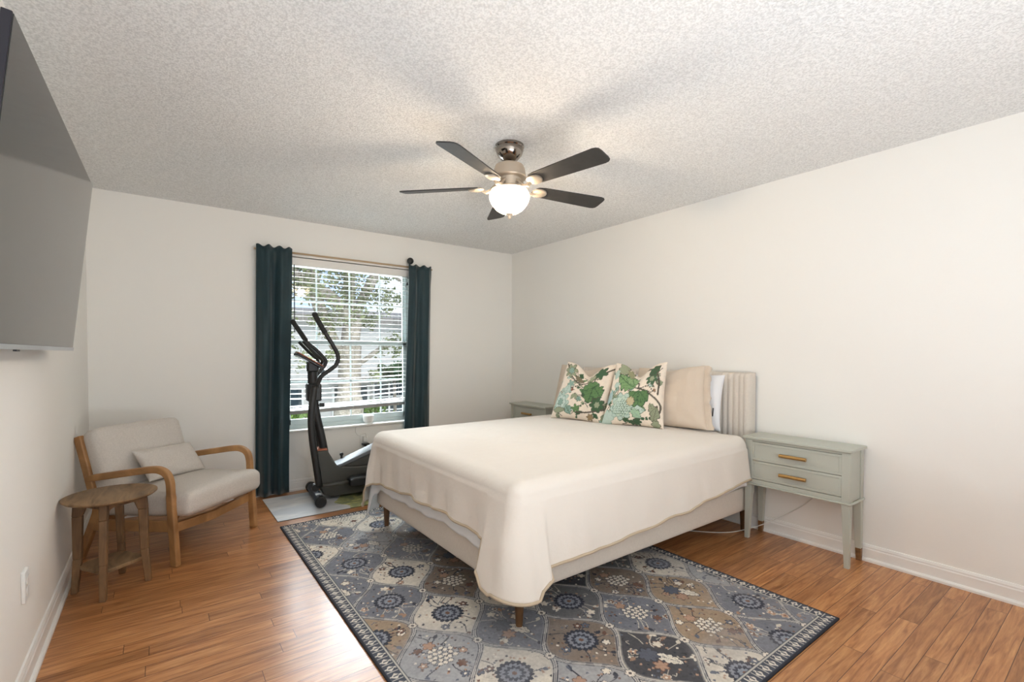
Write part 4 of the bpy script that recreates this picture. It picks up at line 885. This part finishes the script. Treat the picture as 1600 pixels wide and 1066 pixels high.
# ------------------------------------------------------------------ exercise mat
def exmat():
    x0, x1, y0, y1 = .690, 2.02, 3.80, 4.455; nx, ny = 200, 100
    X, Y = np.meshgrid(np.linspace(x0, x1, nx), np.linspace(y0, y1, ny), indexing='ij'); P = Paint(X, Y, L_(186, 190, 196))
    cl = vnoise(X*1.0, Y*2.5, 3, 41, 4); P.put(np.clip((cl-.45)*4, 0, 1), L_(222, 222, 222)); m = (X > 1.16+.05*np.sin(Y*20)+.1*vnoise(X, Y, 8, 6))
    g = vnoise(X, Y*2, 26, 12, 3); P.put(m*1.0, L_(150, 156, 112)); P.put(m*np.clip((g-.5)*6, 0, 1), L_(200, 198, 130)); P.put(m*np.clip((.42-g)*6, 0, 1), L_(126, 140, 116))
    vs = np.stack([X, Y, np.full_like(X, .006)], -1).reshape(-1, 3); idx = np.arange(nx*ny).reshape(nx, ny); f = np.stack([idx[:-1, :-1], idx[1:, :-1], idx[1:, 1:], idx[:-1, 1:]], -1).reshape(-1, 4)
    ring = list(idx[:, 0])+list(idx[-1, 1:])+list(idx[-2::-1, -1])+list(idx[0, -2:0:-1]); nb = len(ring); b0 = nx*ny; bot = vs[ring].copy(); bot[:, 2] = .0005
    me = bpy.data.meshes.new('exercise_mat'); me.from_pydata(np.vstack([vs, bot]).tolist(), [], f.tolist()+[(int(ring[k]), b0+k, b0+(k+1) % nb, int(ring[(k+1) % nb])) for k in range(nb)]+[tuple(range(b0, b0+nb))[::-1]])
    colour_attr(me, np.vstack([P.c.reshape(-1, 3), np.tile(L_(50, 44, 40), (nb, 1))])); me.materials.append(vcol_mat('mat_print', .55, spec=.4)); o = bpy.data.objects.new('exercise_mat', me); C.objects.link(o)
    tag(o, 'thin printed grey floor mat under the black exercise machine', 'mat')
exmat()
# ------------------------------------------------------------------ elliptical trainer
def elliptical():
    t = thing('elliptical_trainer', 'black and grey elliptical exercise machine with curved handles in front of the window', 'exercise machine', (1.055, 4.205, .006), math.radians(-5.5))
    M_ = MB().tube([(0, -.255, .046), (0, .235, .046)], .037, 20); st = M_.build('front_stabilizer', 'darkfoot', t, smooth=True, auto=True)
    for y0, y1 in ((-.285, -.235), (.215, .265)): MB().lathe([(.0005, 0), (.036, 0), (.044, .008), (.044, .042), (.036, .05), (.0005, .05)], n=24, T=Matrix.Rotation(-PI/2, 3, 'X')).build('end_cap', 'black', st, smooth=True, auto=True).location = (0, y0, .046)
    MB().box(-.022, .020, -.175, -.140, .078, .0855).build('decal', 'decal', st)
    MB().box(-.02, .012, -.06, -.04, .0795, .085).build('decal', 'decal', st)
    # central mast
    MB().tube(bez([(.075, 0, .38), (.045, 0, .55), (.010, 0, .72), (-.010, 0, .88), (-.015, 0, 1.0), (-.018, 0, 1.17)], 6), [.034]*20+[.040]*11, 16).build('mast', 'black', t, smooth=True)
    m = MB().box(-.066, .048, -.06, .06, .835, .985); m.build('mast_clamp', 'black', t, bevel=.014, seg=3)
    MB().tube([(.035, -.01, .80), (.075, -.012, .80)], .018, 14).tube([(.0, -.01, .80), (.04, -.012, .80)], .007, 8).build('height_knob', 'black', t, smooth=True, auto=True)
    m = MB(); d = Vector((.192, 0, -.115)).normalized(); u = Vector((-d.z, 0, d.x)); o0 = Vector((-.140, 0, 1.245))
    q = lambda a, y, c: o0+d*a+Vector((0, y, 0))+(u*c if u.z > 0 else -u*c)
    def slabq(a0, a1, y0, y1, c0, c1): return MB().hexa([q(a0, y0, c0), q(a1, y0, c0), q(a1, y1, c0), q(a0, y1, c0)], [q(a0, y0, c1), q(a1, y0, c1), q(a1, y1, c1), q(a0, y1, c1)])
    co = slabq(0, .225, -.12, .12, -.024, -.004).build('console', 'black', t, bevel=.006)
    slabq(0, .225, -.121, .121, -.004, .004).build('console_rim', 'copper', co, bevel=.003)
    slabq(.012, .213, -.108, .108, .004, .006).build('display', 'tvscreen', co)
    m = MB().box(-.06, .03, -.045, .045, 1.08, 1.17); m.build('console_neck', 'black', t, bevel=.012)
    # fixed grips
    m = MB()
    for s_ in (-1, 1):
        m.tube(bez([(.02, s_*.03, 1.12), (.045, s_*.10, 1.175), (-.02, s_*.12, 1.24), (-.105, s_*.125, 1.335)], 8), .0125, 12)
    m.build('fixed_grip', 'grip', t, smooth=True)
    # swing arms
    def arm(sy, hnd, low):
        a = MB().tube(bez(low, 6), .027, 14, flat=(.8, 1.0), up=(0, 1, 0)).build('swing_arm', 'black', t, smooth=True)
        MB().tube(bez(hnd, 8), .0175, 14).build('handlebar', 'black', a, smooth=True)
        k = bez(hnd, 8); g = k[-15:]
        MB().tube(g, .0205, 14).sphere(g[-1], .0235, 14).build('foam_grip', 'grip', a, smooth=True)
        return a
    def W(x, y, z):  # world -> local
        v = Matrix.Rotation(math.radians(5.5), 4, 'Z') @ Vector((x-1.055, y-4.205, z-.006)); return tuple(v)
    arm(-1, [W(1.02, 4.03, .96), W(1.055, 4.0, 1.055), W(1.12, 4.0, 1.105), W(1.176, 4.0, 1.155), W(1.188, 4.0, 1.224), W(1.15, 4.0, 1.305), W(1.10, 4.0, 1.39), W(1.05, 4.0, 1.475), W(1.009, 4.0, 1.553)],
        [W(1.035, 4.0, .16), W(1.012, 4.0, .33), W(.985, 4.0, .535), W(.975, 4.0, .70), W(.985, 4.0, .84), W(1.01, 4.02, .98)])
    arm(1, [W(1.06, 4.37, .96), W(1.115, 4.4, 1.045), W(1.150, 4.4, 1.085), W(1.200, 4.4, 1.165), W(1.155, 4.4, 1.233), W(1.105, 4.4, 1.285), W(1.049, 4.4, 1.334), W(.985, 4.4, 1.43), W(.930, 4.4, 1.513)],
        [W(1.165, 4.38, .16), W(1.125, 4.38, .33), W(1.085, 4.38, .535), W(1.075, 4.38, .70), W(1.075, 4.38, .84), W(1.065, 4.37, .98)])
    for s_ in (-1, 1):
        MB().tube([(-.005, s_*.20-.045*(s_ < 0)*0, .155), (-.005, s_*.14, .155)], .0001, 4) if 0 else None
        dx = .10 if s_ > 0 else 0; p = MB().tube([(-.03+dx, s_*.185, .150), (.24, s_*.185, .155)], .0165, 12); lk = p.build('pedal_link', 'grey', t, smooth=True)
        MB().tube([(-.03+dx, s_*.16, .15), (-.03+dx, s_*.215, .15)], .03, 14).build('pivot', 'black', lk, smooth=True, auto=True)
        MB().prism([(.235, .125), (.60, .12), (.62, .165), (.585, .205), (.27, .198), (.235, .18)], s_*.185-.065, s_*.185+.065, 'y').build('pedal', 'black', lk, bevel=.01, seg=3)
    # pivot bar joining arms at the clamp
    MB().tube([(-.01, -.2, .965), (-.01, .2, .965)], .013, 10).build('pivot_bar', 'black', t, smooth=True)
    body = [(-.012, .42), (.085, .42), (.16, .285), (.27, .262), (.70, .24), (.74, .12), (.66, .02), (.12, .02), (.05, .05), (.02, .13)]
    MB().prism(body, -.085, .085, 'y').build('housing', 'grey', t, bevel=.012, seg=3)
    MB().prism([(-.016, .418), (.088, .418), (.086, .434), (-.014, .430)], -.07, .07, 'y').build('copper_collar', 'copper', t, bevel=.004)
    MB().prism([(.152, .283), (.20, .282), (.50, .405), (.66, .46), (.76, .42), (.80, .30), (.72, .25), (.30, .262)], -.075, .075, 'y').build('flywheel_cover', 'grey', t, bevel=.014, seg=3)
    MB().prism([(.150, .284), (.175, .262), (.30, .300), (.52, .385), (.66, .435), (.66, .468), (.50, .414), (.20, .296)], -.087, .087, 'y').build('top_shroud', 'silver', t, bevel=.008, seg=3)
    MB().tube([(.235, .10, .27), (.235, .10, .335)], .010, 10).sphere((.235, .10, .338), .017, 12).build('tension_knob', 'black', t, smooth=True)
    MB().tube([(.70, -.2, .046), (.70, .2, .046)], .037, 16).build('rear_stabilizer', 'darkfoot', t, smooth=True)
elliptical()
# ------------------------------------------------------------------ outside the window
GZ = -2.7
struct(MB().box(-14, 30, 5.2, 60, GZ-.1, GZ).build('floor_outside', 'grass'))
struct(MB().box(-14, 30, 10.2, 15.0, GZ, GZ+.03).build('trim_pavement', 'pavement'))
def leaves(cs, n, size, name, material, parent, seed, flat=.75):
    r = np.random.RandomState(seed); vs = []; fs = []
    for c, rad in cs:
        k = int(n*rad**2); d = r.normal(size=(k, 3)); d /= np.linalg.norm(d, axis=1)[:, None]; p = np.array(c)+d*(rad*r.uniform(.35, 1.0, (k, 1)))*np.array([1, 1, flat])
        a = r.normal(size=(k, 3)); a /= np.linalg.norm(a, axis=1)[:, None]; b_ = np.cross(a, r.normal(size=(k, 3))); b_ /= np.linalg.norm(b_, axis=1)[:, None]
        s = size*r.uniform(.6, 1.3, (k, 1))
        for i in range(k):
            o_ = len(vs); A = a[i]*s[i]; B2 = b_[i]*s[i]*.5; vs += [tuple(p[i]-A), tuple(p[i]+B2), tuple(p[i]+A), tuple(p[i]-B2)]; fs.append((o_, o_+1, o_+2, o_+3))
    mb = MB(); mb.v = vs; mb.f = fs
    me = bpy.data.meshes.new(name); me.from_pydata(vs, [], fs); me.materials.append(M[material]); o = bpy.data.objects.new(name, me); C.objects.link(o)
    if parent: o.parent = parent
    return o
tr = thing('oak_tree', 'large gnarled oak tree with a thick grey trunk outside the window', 'tree', (3.22, 10.0, GZ))
def lt_(p): return (p[0]-3.55, p[1]-10.0, p[2]-GZ)
tk = [lt_(p) for p in bez([(3.50, 10.0, GZ), (3.48, 10.0, -1.0), (3.53, 10.0, .4), (3.55, 10.0, 1.4), (3.62, 10.0, 2.0)], 6)]
MB().tube(tk, [.36]*6+[.30]*6+[.23]*7+[.19]*6, 16).build('trunk', 'bark', tr, smooth=True)
for pts, r in (([(3.6, 10, 1.8), (3.2, 9.8, 2.3), (2.4, 9.6, 2.7), (1.6, 9.4, 3.2)], .12), ([(3.6, 10, 1.9), (3.9, 10.1, 2.5), (4.3, 10.2, 3.1), (4.9, 10.2, 3.4)], .11), ([(3.55, 10, 1.0), (3.2, 10, 1.5), (2.9, 9.9, 2.2), (2.7, 9.8, 3.0)], .13), ([(3.6, 10, 1.95), (3.6, 10.2, 2.8), (3.7, 10.2, 3.8)], .12), ([(3.6, 10, .9), (4.1, 9.9, 1.3), (4.5, 9.8, 1.5)], .05), ([(4.4, 10.2, 3.1), (4.8, 10, 2.8), (5.1, 9.9, 2.75), (5.3, 9.9, 3.1)], .035)):
    MB().tube([lt_(p) for p in bez(pts, 6)], r, 10).build('branch', 'bark', tr, smooth=True)
rc = random.Random(3); cl = []
for x, y, z, r in ((1.6, 9.4, 3.1, .9), (2.4, 9.6, 2.7, .9), (2.9, 9.8, 3.3, .9), (3.6, 10.1, 3.2, .85), (4.2, 10.2, 2.75, .62), (4.6, 10.2, 2.35, .42), (3.3, 9.8, 2.35, .75), (3.9, 9.9, 2.2, .6), (4.9, 10, 2.2, .25), (5.25, 9.9, 3.05, .22), (5.0, 9.9, 2.75, .15), (2.1, 9.2, 2.0, .5), (2.9, 9.7, 1.7, .45), (4.3, 9.8, 1.45, .42), (4.6, 9.8, 1.3, .25), (1.2, 9.2, 2.3, .7), (2.6, 9.6, 1.1, .35), (3.1, 9.6, 1.25, .32), (4.0, 9.7, .75, .28), (1.9, 9.3, 2.5, .6), (2.3, 9.4, 2.2, .6), (2.9, 9.6, 2.1, .6), (2.6, 9.5, 2.6, .7), (3.3, 9.9, 2.9, .7), (2.2, 9.5, 1.5, .35), (3.7, 10.2, 4.3, .9), (2.7, 9.8, 4.3, 1.0)):
    for q in range(5): cl.append((lt_((x+rc.uniform(-.5, .5)*r, y+rc.uniform(-.5, .5)*r, z+rc.uniform(-.45, .45)*r)), r*.5))
leaves(cl, 620, .050, 'foliage', 'leaf', tr, 5)
bd = thing('house', 'long white stucco neighbouring house seen through the window', 'house', (7, 18, GZ))
def hb(x0, x1, y0, y1, z0, z1): return MB().box(x0-7, x1-7, y0-18, y1-18, z0-GZ, z1-GZ)
hb(-2, 16, 16, 22, GZ, 2.25).build('wall', 'stucco', bd)
MB().prism([(15.6-18, 2.25-GZ), (22.4-18, 2.25-GZ), (22.4-18, 2.45-GZ), (19-18, 2.95-GZ), (15.6-18, 2.45-GZ)], -2.3-7, 16.3-7, 'x').build('roof', 'roof', bd)
hb(4.4, 11.5, 15.2, 16, .32, .46).build('porch_roof', 'roof', bd)
hb(-2.2, 16.2, 15.8, 16.0, .46, .54).build('ledge', 'stucco', bd)
for x0, x1, z0, z1 in ((4.0, 4.3, .5, 1.1), (7.35, 9.2, 1.25, 1.75), (10.2, 11.4, .9, 1.6), (4.6, 5.7, -1.2, .15), (5.95, 7.0, -1.2, .2), (7.3, 8.3, -1.2, .2), (2.4, 3.6, -1.2, .1)):
    f = hb(x0, x1, 15.93, 16.01, z0, z1).build('window', 'darkglass', bd); n = max(2, int((x1-x0)/.38)); m = MB()
    for k in range(1, n): m.box(x0+(x1-x0)*k/n-.03-7, x0+(x1-x0)*k/n+.03-7, -2.11, -2.06, z0-GZ, z1-GZ)
    for k in range(1, max(2, int((z1-z0)/.45))): zz = z0+(z1-z0)*k/max(2, int((z1-z0)/.45)); m.box(x0-7, x1-7, -2.105, -2.06, zz-.025-GZ, zz+.025-GZ)
    m.box(x0-.06-7, x0-7, -2.11, -1.99, z0-GZ, z1-GZ).box(x1-7, x1+.06-7, -2.11, -1.99, z0-GZ, z1-GZ).build('window_frame', 'trim', f)
for x_ in (-2.0, 1.1): MB().box(x_, x_+.2, -2.6, -2.4, 0, 3.0).build('post', 'trim', bd)
hb(8.9, 9.6, 15.3, 15.9, GZ, -.2).build('brick_pier', 'brick', bd)
for nm, c, r, mt_, lb in (('leafy_bush', (4.75, 12.6, -.32), .50, 'leaf2', 'bright green bush below the window in front of the neighbouring house, in the middle'), ('leafy_bush', (2.55, 11.4, -.35), .5, 'leaf2', 'bright green bush seen left of the oak trunk through the blinds'), ('leafy_bush', (5.75, 12.0, -.45), .45, 'leaf2', 'bright green bush at the right edge of the window view'), ('palm_bush', (5.45, 13.0, .75), .50, 'leaf3', 'dark leafy palm at the right of the window view by the white house'), ('leafy_bush', (1.2, 11.6, 1.0), .8, 'leaf3', 'dark green shrub at the left of the window view behind the machine')):
    q = thing(nm, lb, 'plant', (c[0], c[1], GZ)); hh = c[2]-GZ
    MB().tube([(0, 0, 0), (.03, 0, hh*.5), (0, 0, hh)], .05, 8).build('stem', 'bark', q, smooth=True)
    rr = random.Random(int(c[0]*10)); leaves([((rr.uniform(-.6, .6)*r, rr.uniform(-.5, .5)*r, hh+rr.uniform(-.5, .4)*r), r*.55) for _ in range(9)], 420, .07 if nm[0] == 'l' else .14, 'foliage', mt_, q, int(c[0]*7))
SC.cycles.use_denoising = True
SC.cycles.max_bounces = 10; SC.cycles.diffuse_bounces = 6; SC.cycles.transparent_max_bounces = 16
SC.cycles.caustics_reflective = False; SC.cycles.caustics_refractive = False
SC.cycles.sample_clamp_indirect = 8
